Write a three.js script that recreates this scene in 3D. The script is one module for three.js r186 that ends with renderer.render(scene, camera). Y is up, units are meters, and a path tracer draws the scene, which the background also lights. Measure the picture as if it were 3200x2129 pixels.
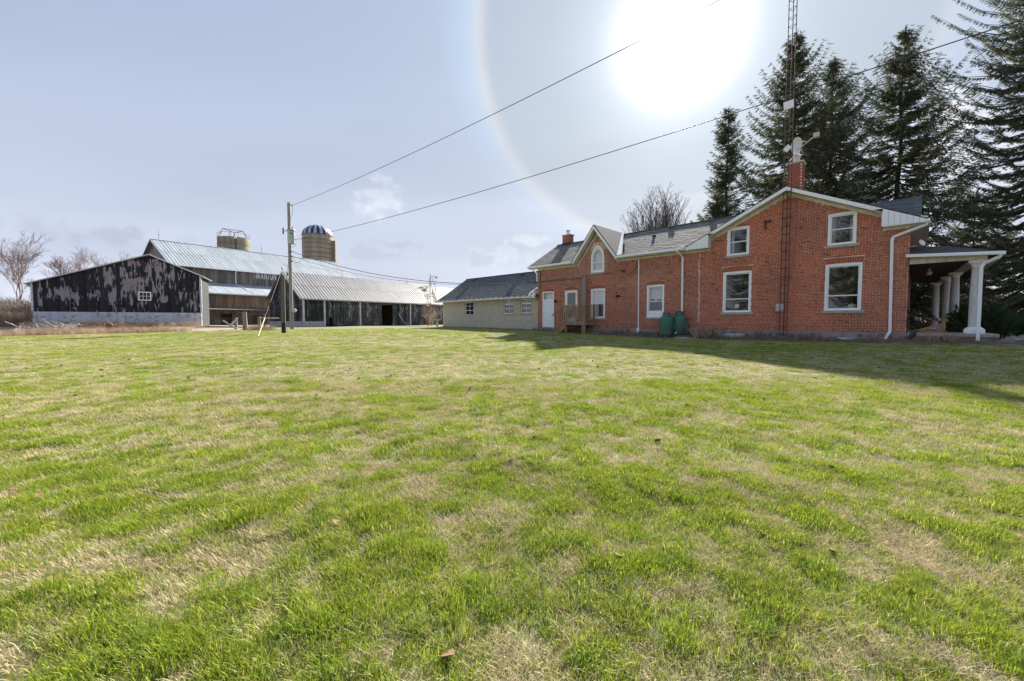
import * as THREE from 'three';
import { mergeGeometries } from 'three/addons/utils/BufferGeometryUtils.js';
import { FontLoader } from 'three/addons/loaders/FontLoader.js';

// ---------------------------------------------------------------- camera, sky, sun, exposure
const scene = new THREE.Scene();
const camera = new THREE.PerspectiveCamera(79.5, 1024 / 681, 0.05, 3000);
camera.position.set(0, 1.5, 0);
camera.rotation.set(-0.04645, 0, 0);
const renderer = new THREE.WebGLRenderer({ antialias: true });
renderer.setSize(1024, 681);
renderer.toneMapping = THREE.LinearToneMapping;
renderer.toneMappingExposure = 2.8;
renderer.shadowMap.enabled = true;
const SUN = new THREE.Vector3(0.3107, 0.5302, -0.7889).normalize();
const sun = new THREE.DirectionalLight(new THREE.Color(1.0, 0.94, 0.84), 5);
sun.position.copy(SUN).multiplyScalar(120);
sun.castShadow = true; sun.shadow.radius = 3; sun.shadow.mapSize.set(4096, 4096);
Object.assign(sun.shadow.camera, { left: -80, right: 80, top: 80, bottom: -80, near: 1, far: 320 });
sun.name = 'sun';
scene.add(sun, sun.target);
const SKY_GAIN = 0.438;

// ---------------------------------------------------------------- random numbers and noise
function rng(seed) { let a = seed >>> 0; return () => { a = (a + 0x6D2B79F5) | 0; let t = Math.imul(a ^ (a >>> 15), 1 | a); t = (t + Math.imul(t ^ (t >>> 7), 61 | t)) ^ t; return ((t ^ (t >>> 14)) >>> 0) / 4294967296; }; }
const NT = new Float32Array(65536); { const r = rng(77); for (let i = 0; i < 65536; i++) NT[i] = r(); }
function vn(x, y) {
  const xi = Math.floor(x), yi = Math.floor(y); let fx = x - xi, fy = y - yi;
  fx = fx * fx * (3 - 2 * fx); fy = fy * fy * (3 - 2 * fy);
  const a = xi & 255, b = (xi + 1) & 255, c = (yi & 255) << 8, d = ((yi + 1) & 255) << 8;
  const p = NT[a | c], q = NT[b | c], r = NT[a | d], s = NT[b | d];
  return p + (q - p) * fx + (r - p) * fy + (p - q - r + s) * fx * fy;
}
function fbm(x, y, o = 4) { let s = 0, a = 0.5, n = 0; for (let i = 0; i < o; i++) { s += a * vn(x, y); n += a; a *= 0.5; x = x * 2.03 + 17.1; y = y * 2.03 + 9.7; } return s / n; }
const clamp = (x, a = 0, b = 1) => Math.min(b, Math.max(a, x)), sst = (a, b, x) => { const t = clamp((x - a) / (b - a)); return t * t * (3 - 2 * t); }, mix = (a, b, t) => a + (b - a) * t;

// ---------------------------------------------------------------- sky: thin high cloud, aureole, 22 degree halo, a few low clouds
{
  const W = 3072, Hh = 1536, data = new Float32Array(W * Hh * 4);
  const dir = (px, py) => { const p = Math.atan(59.5 / 1280), x = (px - 1600) / 1280, y = -(py - 1064.5) / 1280, c = Math.cos(p), s = Math.sin(p); return new THREE.Vector3(x, y * c - s, -(y * s + c)).normalize(); };
  const puffs = [[1185, 612, 2.2, 1.8, 0.34], [1165, 650, 2.6, 1.0, 0.25], [1655, 752, 2.2, 0.7, 0.45], [1500, 810, 1.5, 0.8, -0.18], [1560, 805, 5, 1.1, 0.25], [2960, 400, 3.0, 3.4, 0.65], [2985, 520, 4.0, 4.0, 0.5], [2950, 340, 2.0, 1.3, 0.5], [150, 880, 4, 1.6, 0.35], [620, 905, 4, 1.2, 0.2], [300, 770, 9, 1.4, -0.07], [120, 715, 7, 0.9, -0.06], [560, 760, 6, 0.8, -0.04], [2120, 640, 4, 1.8, 0.3], [1150, 790, 3, 0.9, -0.08], [1240, 770, 2.2, 0.7, -0.10]].map(([x, y, a, b, g]) => { const d = dir(x, y); return { az: Math.atan2(d.x, -d.z), el: Math.asin(d.y), a: a * Math.PI / 180, b: b * Math.PI / 180, g }; });
  const D2 = 180 / Math.PI;
  for (let j = 0; j < Hh; j++) {
    const el = ((j + 0.5) / Hh - 0.5) * Math.PI, sy = Math.sin(el), ce = Math.cos(el);
    for (let i = 0; i < W; i++) {
      const th = ((i + 0.5) / W - 0.5) * 2 * Math.PI, x = Math.cos(th) * ce, z = Math.sin(th) * ce, o = (j * W + i) * 4;
      const cs = x * SUN.x + sy * SUN.y + z * SUN.z, ang = Math.acos(clamp(cs, -1, 1)) * D2;
      const up = clamp(sy), e = Math.max(el, 0) * D2;
      const k = Math.pow(1 - up, 2.2), az = Math.atan2(x, -z);
      let r = mix(0.27, 0.60, k), g = mix(0.36, 0.635, k), b = mix(0.525, 0.75, k);
      // broad forward scattering of thin cloud
      const w1 = 0.8 * Math.exp(-ang / 22) + 0.3 * Math.exp(-ang / 7), w2 = Math.exp(-Math.pow(ang / 6.2, 2)), w3 = Math.exp(-Math.pow(ang / 2.6, 1.5));
      r += 0.36 * w1 + 0.42 * w2 + 8 * w3; g += 0.345 * w1 + 0.42 * w2 + 7.8 * w3; b += 0.25 * w1 + 0.38 * w2 + 7.4 * w3;
      // halo
      const hr = Math.exp(-Math.pow((ang - 21.7) / 0.75, 2)), hg = Math.exp(-Math.pow((ang - 22.3) / 1.0, 2)), hb = Math.exp(-Math.pow((ang - 23.6) / 1.9, 2)), ins = sst(22.4, 20.6, ang) * sst(9, 15, ang);
      const hs = 0.32 + 1.1 * (fbm(az * 1.1 + 4.3, e * 0.03 + 2, 2) - 0.35) * sst(0.75, 0.3, az) ; r += hs * (0.115 * hr + 0.06 * hg + 0.035 * hb) - 0.02 * ins; g += hs * (0.045 * hr + 0.065 * hg + 0.065 * hb) - 0.025 * ins; b += hs * (-0.03 * hr + 0.03 * hg + 0.10 * hb) - 0.05 * ins;
      // soft streaks
      const cx = x / (sy + 0.18), cz = z / (sy + 0.18);
      const st = sy > -0.05 ? fbm(cx * 0.9 + 40, cz * 2.2 + 11, 4) - 0.5 : 0, st2 = sy > -0.05 ? fbm(az * 3 + 60, e * 0.32 + 5, 4) - 0.5 : 0;
      const f = 1 + 0.13 * st + 0.20 * st2 * Math.exp(-e / 14); r *= f; g *= f; b *= f;
      if (sy > 0 && sy < 0.55) for (const p of puffs) {
        let da = az - p.az; if (Math.abs(da) > p.a * 2.2) continue;
        const q = Math.sqrt((da / p.a) ** 2 + ((el - p.el) / p.b) ** 2); if (q > 2) continue;
        const n = fbm(az * 42 + 9, el * 60 + 3, 5), m = sst(0.92, 0.30, q * 0.62 + (0.55 - n) * 1.5);
        if (p.g > 0) { const t = m * p.g * 0.7; const lit = 0.86 + 0.28 * (fbm(az * 60 + 77, el * 80, 3) - 0.35); r = mix(r, 0.98 * lit, t); g = mix(g, 0.99 * lit, t); b = mix(b, 1.02 * lit, t); }
        else { const t = 1 + p.g * m; r *= t; g *= t; b *= mix(1, t, 0.85); }
      }
      if (sy < 0) { r = 0.30; g = 0.31; b = 0.26; }
      data[o] = r * SKY_GAIN; data[o + 1] = g * SKY_GAIN; data[o + 2] = b * SKY_GAIN; data[o + 3] = 1;
    }
  }
  const t = new THREE.DataTexture(data, W, Hh, THREE.RGBAFormat, THREE.FloatType);
  t.mapping = THREE.EquirectangularReflectionMapping; t.magFilter = THREE.LinearFilter; t.needsUpdate = true;
  scene.background = t; scene.environment = t;
}

// ---------------------------------------------------------------- helpers
const V = (x, y, z) => new THREE.Vector3(x, y, z);
const names = new Map();
function numbered(n) { const k = names.get(n) ?? 0; names.set(n, k + 1); return k ? n + '_' + String(k).padStart(3, '0') : n; }
function tag(o, label, category, group) { o.userData.label = label; o.userData.category = category; if (group) o.userData.group = group; return o; }
function thing(name, label, category, pos = [0, 0, 0], turn = 0, group) {
  const o = new THREE.Group(); o.name = numbered(name); o.position.set(...pos); o.rotation.y = turn; scene.add(o); return tag(o, label, category, group);
}
function part(name, geo, m, parent) {
  const o = new THREE.Mesh(Array.isArray(geo) ? merge(geo) : geo, m); o.name = name; o.castShadow = o.receiveShadow = true; parent.add(o); return o;
}
function single(name, geo, m, label, category, group) { const o = part(numbered(name), geo, m, scene); return tag(o, label, category, group); }
function structure(name, geo, m) { const o = part(name, geo, m, scene); o.userData.kind = 'structure'; return o; }
const stuff = (o) => { o.userData.kind = 'stuff'; return o; };
function merge(list) {
  const flat = list.map((g) => { const k = g.index ? g.toNonIndexed() : g; for (const n of Object.keys(k.attributes)) if (!['position', 'normal', 'uv', 'color'].includes(n)) k.deleteAttribute(n); return k; });
  const col = flat.some((g) => g.attributes.color);
  if (!col) return mergeGeometries(flat);
  for (const g of flat) if (!g.attributes.color) g.setAttribute('color', new THREE.BufferAttribute(new Float32Array(g.attributes.position.count * 3).fill(1), 3));
  return mergeGeometries(flat);
}
// uv in metres from the dominant direction of each face
function metre(g) {
  const k = g.index ? g.toNonIndexed() : g; k.computeVertexNormals();
  const p = k.attributes.position, n = k.attributes.normal, uv = new Float32Array(p.count * 2);
  for (let i = 0; i < p.count; i++) {
    const ax = Math.abs(n.getX(i)), ay = Math.abs(n.getY(i)), az = Math.abs(n.getZ(i));
    const [a, b] = ay > ax && ay > az ? [p.getX(i), p.getZ(i)] : ax > az ? [p.getZ(i), p.getY(i)] : [p.getX(i), p.getY(i)];
    uv[2 * i] = a; uv[2 * i + 1] = b;
  }
  k.setAttribute('uv', new THREE.BufferAttribute(uv, 2)); return k;
}
// box from corner to corner
function bx(x0, x1, y0, y1, z0, z1) { const g = new THREE.BoxGeometry(x1 - x0, y1 - y0, z1 - z0); g.translate((x0 + x1) / 2, (y0 + y1) / 2, (z0 + z1) / 2); return metre(g); }
// bevelled box, for trim that catches light
function bev(x0, x1, y0, y1, z0, z1, r = 0.006) {
  const s = new THREE.Shape(); s.moveTo(x0 + r, y0 + r); s.lineTo(x1 - r, y0 + r); s.lineTo(x1 - r, y1 - r); s.lineTo(x0 + r, y1 - r); s.closePath();
  const g = new THREE.ExtrudeGeometry(s, { depth: z1 - z0 - 2 * r, bevelEnabled: true, bevelThickness: r, bevelSize: r, bevelSegments: 1 }); g.translate(0, 0, z0 + r); return metre(g);
}
// bar between two points with a rectangular section
function bar(a, b, w, h = w) {
  const d = b.clone().sub(a), l = d.length(), g = new THREE.BoxGeometry(w, l, h);
  g.applyQuaternion(new THREE.Quaternion().setFromUnitVectors(V(0, 1, 0), d.normalize())); g.translate((a.x + b.x) / 2, (a.y + b.y) / 2, (a.z + b.z) / 2); return metre(g);
}
function rod(a, b, r0, r1 = r0, n = 8) {
  const d = b.clone().sub(a), l = d.length(), g = new THREE.CylinderGeometry(r1, r0, l, n, 1);
  g.applyQuaternion(new THREE.Quaternion().setFromUnitVectors(V(0, 1, 0), d.normalize())); g.translate((a.x + b.x) / 2, (a.y + b.y) / 2, (a.z + b.z) / 2); return g;
}
function tube(pts, r, n = 6, seg = 0) { return new THREE.TubeGeometry(new THREE.CatmullRomCurve3(pts, false, 'centripetal'), seg || pts.length * 5, r, n); }
function poly(pts, z0, z1, holes = []) { // extruded polygon in x,y from z0 to z1
  const s = new THREE.Shape(pts.map(([x, y]) => new THREE.Vector2(x, y)));
  for (const h of holes) s.holes.push(h instanceof THREE.Path ? h : new THREE.Path(h.map(([x, y]) => new THREE.Vector2(x, y))));
  const g = new THREE.ExtrudeGeometry(s, { depth: z1 - z0, bevelEnabled: false, curveSegments: 10 }); g.translate(0, 0, z0); return metre(g);
}
// faces from a list of quads/triangles (arrays of Vector3)
function faces(list) {
  const p = []; for (const f of list) for (let i = 1; i + 1 < f.length; i++) for (const v of [f[0], f[i], f[i + 1]]) p.push(v.x, v.y, v.z);
  const g = new THREE.BufferGeometry(); g.setAttribute('position', new THREE.Float32BufferAttribute(p, 3)); return metre(g);
}
// a slab with thickness t along -n below a quad a,b,c,d
function slab(q, t) {
  const n = V(0, 0, 0).crossVectors(q[1].clone().sub(q[0]), q[q.length - 1].clone().sub(q[0])).normalize().multiplyScalar(-t), l = q.map((v) => v.clone().add(n)), f = [q, [...l].reverse()];
  for (let i = 0; i < q.length; i++) { const j = (i + 1) % q.length; f.push([q[i], l[i], l[j], q[j]]); } return faces(f);
}
function tint(g, r, gg, b) { const n = g.attributes.position.count, c = new Float32Array(n * 3); for (let i = 0; i < n; i++) { c[3 * i] = r; c[3 * i + 1] = gg; c[3 * i + 2] = b; } g.setAttribute('color', new THREE.BufferAttribute(c, 3)); return g; }

// ---------------------------------------------------------------- textures and materials
function tex(w, h, fn, rx = 1, ry = 1, srgb = false) { // fn(x, y) in 0..1 gives linear colour
  const d = new Uint8Array(w * h * 4);
  for (let y = 0; y < h; y++) for (let x = 0; x < w; x++) {
    const c = fn(x / w, y / h, x, y), o = (y * w + x) * 4;
    for (let k = 0; k < 3; k++) { const v = clamp(c[k]); d[o + k] = 255 * (srgb ? (v <= 0.0031308 ? v * 12.92 : 1.055 * Math.pow(v, 1 / 2.4) - 0.055) : v) + 0.5; }
    d[o + 3] = 255;
  }
  const t = new THREE.DataTexture(d, w, h); t.wrapS = t.wrapT = THREE.RepeatWrapping; t.magFilter = THREE.LinearFilter; t.minFilter = THREE.LinearMipmapLinearFilter; t.repeat.set(1 / rx, 1 / ry);
  if (srgb) t.colorSpace = THREE.SRGBColorSpace; t.needsUpdate = true; return t;
}
// tiling fbm
function tf(u, v, fx, fy, o = 4, s = 0) { let a = 0.5, r = 0, n = 0; for (let i = 0; i < o; i++) { const X = u * fx, Y = v * fy, xi = Math.floor(X), yi = Math.floor(Y); let a1 = X - xi, b1 = Y - yi; a1 = a1 * a1 * (3 - 2 * a1); b1 = b1 * b1 * (3 - 2 * b1);
  const H = (p, q) => NT[((((p % fx) + fx) % fx) * 7 + s * 31 + i * 57 & 255) | ((((q % fy) + fy) % fy) * 13 + s * 17 + i * 91 & 255) << 8];
  const p = H(xi, yi), q = H(xi + 1, yi), w = H(xi, yi + 1), z = H(xi + 1, yi + 1); r += a * (p + (q - p) * a1 + (w - p) * b1 + (p - q - w + z) * a1 * b1); n += a; a *= 0.5; fx *= 2; fy *= 2; } return r / n; }
const g3 = (v) => [v, v, v];
const tGrain = tex(256, 256, (u, v) => { const n = tf(u, v, 8, 8, 5); return g3(0.72 + 0.5 * (n - 0.4)); }, 1.3, 1.3, true);
const tGrainFine = tex(256, 256, (u, v) => { const n = tf(u, v, 40, 40, 3, 3); return g3(0.8 + 0.6 * (n - 0.5)); }, 0.5, 0.5, true);
const tWood = tex(512, 512, (u, v) => { const a = tf(u, v, 64, 3, 4, 1), b = tf(u, v, 9, 4, 4, 2), c = tf(u, v, 150, 5, 2, 5); const t = 0.62 + 0.55 * (a - 0.5) + 0.5 * (b - 0.5) + 0.3 * (c - 0.5); return g3(t); }, 2.2, 4.5, true);
const tBark = tex(256, 512, (u, v) => g3(0.55 + 0.9 * (tf(u, v, 20, 6, 4, 7) - 0.45)), 0.5, 1.4, true);
const tMetal = tex(512, 512, (u, v) => { const a = tf(u, v, 60, 2, 4, 2), b = tf(u, v, 4, 4, 4, 8), s = sst(0.66, 0.78, tf(u, v, 40, 9, 5, 4)); const t = 0.84 + 0.22 * (a - 0.5) + 0.16 * (b - 0.5); return [t * mix(1, 0.62, s), t * mix(1, 0.55, s), t * mix(1, 0.47, s)]; }, 5, 6, true);
const tConc = tex(512, 512, (u, v) => { const a = tf(u, v, 10, 6, 5, 3), b = tf(u, v, 60, 60, 3, 6); return g3(0.74 + 0.4 * (a - 0.5) + 0.25 * (b - 0.5)); }, 2.5, 2.5, true);
const bGrain = tex(256, 256, (u, v) => g3(tf(u, v, 32, 32, 4, 9)), 0.6, 0.6);
const bWood = tex(256, 256, (u, v) => g3(tf(u, v, 64, 4, 4, 1)), 0.8, 2.2);
function M(r, g, b, o = {}) { const { c, ...k } = o; const m = new (o.transmission || o.clearcoat || o.sheen || o.ior ? THREE.MeshPhysicalMaterial : THREE.MeshStandardMaterial)({ roughness: 0.85, metalness: 0, ...k }); m.color.setRGB(r, g, b); return m; }
const mat = {
  brick: M(1, 1, 1, { vertexColors: true, roughness: 0.92, map: tGrainFine }),
  mortar: M(0.86, 0.70, 0.60, { roughness: 0.95, map: tGrain }),
  trim: M(0.84, 0.85, 0.88, { roughness: 0.5, map: null }),
  soffit: M(0.80, 0.76, 0.66, { roughness: 0.7, map: tGrain }),
  gutter: M(0.82, 0.83, 0.85, { roughness: 0.38 }),
  vinyl: M(0.86, 0.87, 0.9, { roughness: 0.4 }),
  sill: M(0.50, 0.46, 0.39, { map: tConc, bumpMap: bGrain, bumpScale: 0.004 }),
  glass: M(1, 1, 1, { transmission: 1, thickness: 0, roughness: 0.015, ior: 1.62 }),
  dark: M(0.02, 0.02, 0.022),
  inner: M(0.16, 0.14, 0.12),
  curtain: M(0.80, 0.80, 0.76, { transmission: 0.35, thickness: 0, roughness: 0.95 }),
  stoneMortar: M(0.42, 0.39, 0.35, { map: tConc, bumpMap: bGrain, bumpScale: 0.02 }),
  shingle: M(1, 1, 1, { vertexColors: true, roughness: 0.9, map: tGrainFine }),
  deck: M(0.09, 0.09, 0.10),
  greyWood: M(0.38, 0.34, 0.30, { map: tWood, bumpMap: bWood, bumpScale: 0.006 }),
  stoopWood: M(0.42, 0.29, 0.20, { map: tWood, bumpMap: bWood, bumpScale: 0.004 }),
  pole: M(0.44, 0.41, 0.39, { map: tWood, bumpMap: bWood, bumpScale: 0.008 }),
  galv: M(0.60, 0.62, 0.64, { metalness: 0.7, roughness: 0.38 }),
  greyPaint: M(0.42, 0.48, 0.46, { roughness: 0.45 }),
  wire: M(0.05, 0.05, 0.055, { roughness: 0.6 }),
  black: M(0.025, 0.025, 0.028, { roughness: 0.6 }),
  rust: M(0.10, 0.055, 0.042, { roughness: 0.75, map: tGrain }),
  tank: M(0.055, 0.175, 0.12, { roughness: 0.42, map: tGrain }),
  whitePlastic: M(0.82, 0.83, 0.84, { roughness: 0.35 }),
  yellow: M(0.36, 0.33, 0.12, { roughness: 0.5 }),
  bark: M(0.15, 0.12, 0.10, { map: tBark, roughness: 0.95 }),
  barkDark: M(0.085, 0.07, 0.06, { map: tBark, roughness: 0.95 }),
  barkPale: M(0.42, 0.36, 0.33, { map: tBark, roughness: 0.95 }),
  conc: M(0.48, 0.46, 0.43, { map: tConc, bumpMap: bGrain, bumpScale: 0.006 }),
};

// ---------------------------------------------------------------- terrain
const D = (z) => -z;
const HX = 0.71246, HZ = 0.70171, HO = [1.976, 31.272]; // house wall: x along the wall, z out of it
const houseLocal = (x, d) => { const a = x - HO[0], b = d - HO[1]; return [a * HX - b * HZ, -a * HZ - b * HX]; };
const ctrl = [[16.4, 16.9, 0.62], [13.5, 19.5, 0.60], [10, 23, 0.58], [7.0, 26.0, 0.60], [3.8, 28.6, 0.72], [2, 31, 0.9], [-3, 35.8, 0.95], [-6.8, 39.6, 0.98], [18.5, 14.6, 0.62], [21, 17, 0.7], [24, 20, 0.8], [-44, 37, 1.17], [-39, 40.5, 1.16], [-33.3, 43.5, 1.14], [-40, 50, 1.16], [-34, 55, 1.12], [-27, 52, 0.8], [-24, 47, 0.8], [-17, 56, 0.85], [-30, 50, 0.75]];
function groundH(x, z) {
  const d = -z; let b = d < 0 ? 0.02 * d : d < 44 ? 0.0215 * d : 0.946 + 0.10 * (1 - Math.exp(-(d - 44) / 12));
  b = Math.max(b, -0.6);
  b += 0.05 * (fbm(x * 0.16 + 3, d * 0.16 + 8, 3) - 0.5) + 0.055 * (vn(x * 1.7 + 5, d * 1.7) - 0.5) * sst(30, 6, Math.hypot(x, d));
  let w = 0.35, s = b * 0.35; for (const [cx, cd, h] of ctrl) { const q = ((x - cx) ** 2 + (d - cd) ** 2) / 14; if (q < 8) { const e = Math.exp(-q); w += e; s += e * h; } }
  let h = s / w;
  { const [hs, ho] = houseLocal(x, d); if (hs > -13 && hs < 27 && ho > -0.6 && ho < 2) h += (hs < 5 ? 0.07 : 0.17) * sst(1.5, 0.25, ho) * (0.75 + 0.5 * vn(x * 2.3, d * 2.3)) * sst(27, 23, hs); } // raised bed along the wall
  const r = Math.hypot(x, d);
  h += 6.5 * sst(70, 260, x) * sst(30, 150, r) + 1.2 * sst(120, 400, r);
  return h;
}
const lawnEdge = [[-14, -58], [0, -50], [12, -43], [18, -38.6], [25.5, -31.8], [29.3, -28.6], [32.9, -25.7], [35.9, -21.4], [40, -23.8], [51, -29.5], [58, -33]]; // [d, x]: lawn lies right of it
function edgeX(d) { for (let i = 1; i < lawnEdge.length; i++) if (d < lawnEdge[i][0]) { const [a, p] = lawnEdge[i - 1], [b, q] = lawnEdge[i]; return mix(p, q, clamp((d - a) / (b - a))); } return lawnEdge[lawnEdge.length - 1][1]; }
function bedAt(x, d) { const [s, o] = houseLocal(x, d); const n = 0.5 * (fbm(x * 1.3, d * 1.3, 2) - 0.5); // mulch bed along the brick wall
  if (s > -12.6 && s < 0) return o < 0.30 + n * 0.6; if (s >= 0 && s < 23.5) return o < (s < 6 ? 0.7 : s < 20 ? 1.25 : 0.95) + n; return s >= 23.5 && s < 27 && o < 0.9 - (s - 23.5) * 0.2 + n; }
// how green the sward is, and its colour
function green(x, d) { const l = fbm(x * 0.25 + 70, d * 0.25 + 14, 2), a = fbm(x * 1.7 + 31, d * 1.7 + 7, 3), b = fbm(x * 5.2 + 3, d * 5.2 + 90, 3), c = vn(x * 17 + 7, d * 17); return clamp(0.56 + 0.30 * (l - 0.5) + 0.62 * (a - 0.5) + 1.15 * (b - 0.5) + 0.55 * (c - 0.5)); }
function swardColour(gr, n) { const g = clamp(gr), y = [0.34, 0.285, 0.15], k = [0.165, 0.215, 0.040]; const t = sst(0.15, 0.85, g); return [mix(y[0], k[0], t) * n, mix(y[1], k[1], t) * n, mix(y[2], k[2], t) * n]; }
{
  const axis = (list) => { const a = []; for (const [x0, x1, n] of list) for (let i = 0; i < n; i++) a.push(mix(x0, x1, i / n)); a.push(list[list.length - 1][1]); return a; };
  function sheet(xs, ds, dy, keep, uvf) {
    const nx = xs.length, p = [], uv = [], idx = [];
    for (const d of ds) for (const x of xs) { const X = keep ? Math.max(x, edgeX(d)) : x; p.push(X, groundH(X, -d) + dy, -d); const t = uvf(X, d); uv.push(t[0], t[1]); }
    for (let j = 0; j + 1 < ds.length; j++) for (let i = 0; i + 1 < nx; i++) { if (keep && xs[i + 1] <= Math.min(edgeX(ds[j]), edgeX(ds[j + 1]))) continue; const a = j * nx + i; idx.push(a, a + 1, a + nx, a + 1, a + nx + 1, a + nx); }
    const g = new THREE.BufferGeometry(); g.setAttribute('position', new THREE.Float32BufferAttribute(p, 3)); g.setAttribute('uv', new THREE.Float32BufferAttribute(uv, 2)); g.setIndex(idx); g.computeVertexNormals(); return g;
  }
  // lawn
  const X0 = -46, X1 = 34, D0 = -6, D1 = 58, r = rng(5);
  const tLawn = tex(2048, 2048, (u, v) => {
    const x = mix(X0, X1, u), d = mix(D0, D1, v), n = 0.72 + 0.56 * r();
    if (bedAt(x, d)) { const k = 0.6 + 0.9 * r(), m = fbm(x * 3, d * 3, 3); return [0.085 * k + 0.05 * m, 0.065 * k + 0.035 * m, 0.05 * k + 0.02 * m]; }
    return swardColour(green(x, d) + 0.6 * (r() - 0.5), n * 0.68);
  }, 1, 1, true);
  const xs = axis([[-60, -14, 46], [-14, 22, 170], [22, 40, 26]]), ds = axis([[-14, 0, 20], [0, 42, 200], [42, 60, 20]]);
  structure('lawn', sheet(xs, ds, 0, true, (x, d) => [(x - X0) / (X1 - X0), (d - D0) / (D1 - D0)]), M(1, 1, 1, { map: tLawn, roughness: 1 }));
  const tDirt = tex(512, 512, (u, v) => { const a = tf(u, v, 6, 6, 6, 2), b = tf(u, v, 90, 90, 2, 4); const k = 0.7 + 0.9 * (a - 0.5) + 0.6 * (b - 0.5); return [0.36 * k, 0.285 * k, 0.20 * k]; }, 9, 9, true);
  const xs2 = axis([[-600, -80, 16], [-80, 60, 120], [60, 240, 40], [240, 600, 10]]), ds2 = axis([[-300, -20, 10], [-20, 90, 90], [90, 300, 40], [300, 900, 12]]);
  const fx = sheet(xs2, ds2, -0.05, false, (x, d) => [x, d]);
  { // keep the field sheet under the lawn
    const p = fx.attributes.position; for (let i = 0; i < p.count; i++) { const x = p.getX(i), d = -p.getZ(i); if (x > edgeX(d) - 1 && x < 41 && d < 61 && d > -15) p.setY(i, p.getY(i) - 0.25 * sst(-1, 1.5, x - edgeX(d))); } fx.computeVertexNormals();
  }
  structure('field', fx, M(1, 1, 1, { map: tDirt, roughness: 1 }));
}

// ---------------------------------------------------------------- the brick farmhouse; in its own axes x runs along the wall, z out of it
const house = thing('brick_farmhouse', 'orange-red brick farmhouse with white trim, pointed dormer and columned porch', 'house', [HO[0], 0, -HO[1]], -Math.atan2(HZ, HX));
const openings = [
  { k: 'win', x0: 13.28, x1: 14.32, y0: 4.97, y1: 6.40, rail: 5.66, arch: 0.11, drape: 'net' }, { k: 'win', x0: 13.12, x1: 14.47, y0: 1.98, y1: 4.10, rail: 2.68, arch: 0.27 },
  { k: 'win', x0: 17.54, x1: 18.55, y0: 4.96, y1: 6.37, rail: 5.66, arch: 0.11, drape: 'net' }, { k: 'win', x0: 17.50, x1: 18.80, y0: 2.00, y1: 4.09, rail: 2.67, arch: 0.27 },
  { k: 'win', x0: 8.80, x1: 9.88, y0: 1.75, y1: 3.68, rail: 2.71, arch: 0.23, drape: 'lace', low: 2.05 }, { k: 'win', x0: 4.77, x1: 5.86, y0: 1.73, y1: 3.68, rail: 2.71, arch: 0.23, drape: 'blind' },
  { k: 'door', x0: 2.58, x1: 3.65, y0: 1.49, y1: 3.68, arch: 0.23 }, { k: 'door', x0: 0.47, x1: 1.55, y0: 1.04, y1: 3.70, arch: 0.21 },
];
const gothic = { x0: 4.76, x1: 5.77, y0: 4.78, ys: 5.82, y1: 6.60 };
const gothX = (y) => { const h = (gothic.x1 - gothic.x0) / 2, rise = gothic.y1 - gothic.ys, c = (rise * rise - h * h) / (2 * h), t = clamp(y - gothic.ys, 0, rise); return Math.max(0, Math.sqrt((h + c) * (h + c) - t * t) - c); };
function gothPath(inset) { const c = (gothic.x0 + gothic.x1) / 2, pts = [[gothic.x0 + inset, gothic.y0 + inset], [gothic.x1 - inset, gothic.y0 + inset]]; const top = gothic.y1 - inset * 1.5; for (let i = 0; i <= 12; i++) { const y = mix(gothic.ys, top, i / 12); pts.push([c + Math.max(0, gothX(Math.min(y + inset * 1.5 * (i / 12), gothic.y1)) - inset * (1 - 0.0 * i)), y]); } pts[pts.length - 1][0] = c; for (let i = 11; i >= 0; i--) { const p = pts[2 + i]; pts.push([2 * c - p[0], p[1]]); } return pts; }
const FT = 1.03; // top of the stone foundation
const PEAK = { x: 15.95, y: 7.91, k: 0.488 };
const wallTop = (x) => x < 11.65 ? Math.max(5.40, 7.40 - Math.abs(x - 5.22) * 1.20) : 7.62 - Math.abs(x - PEAK.x) * 0.470;
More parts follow.
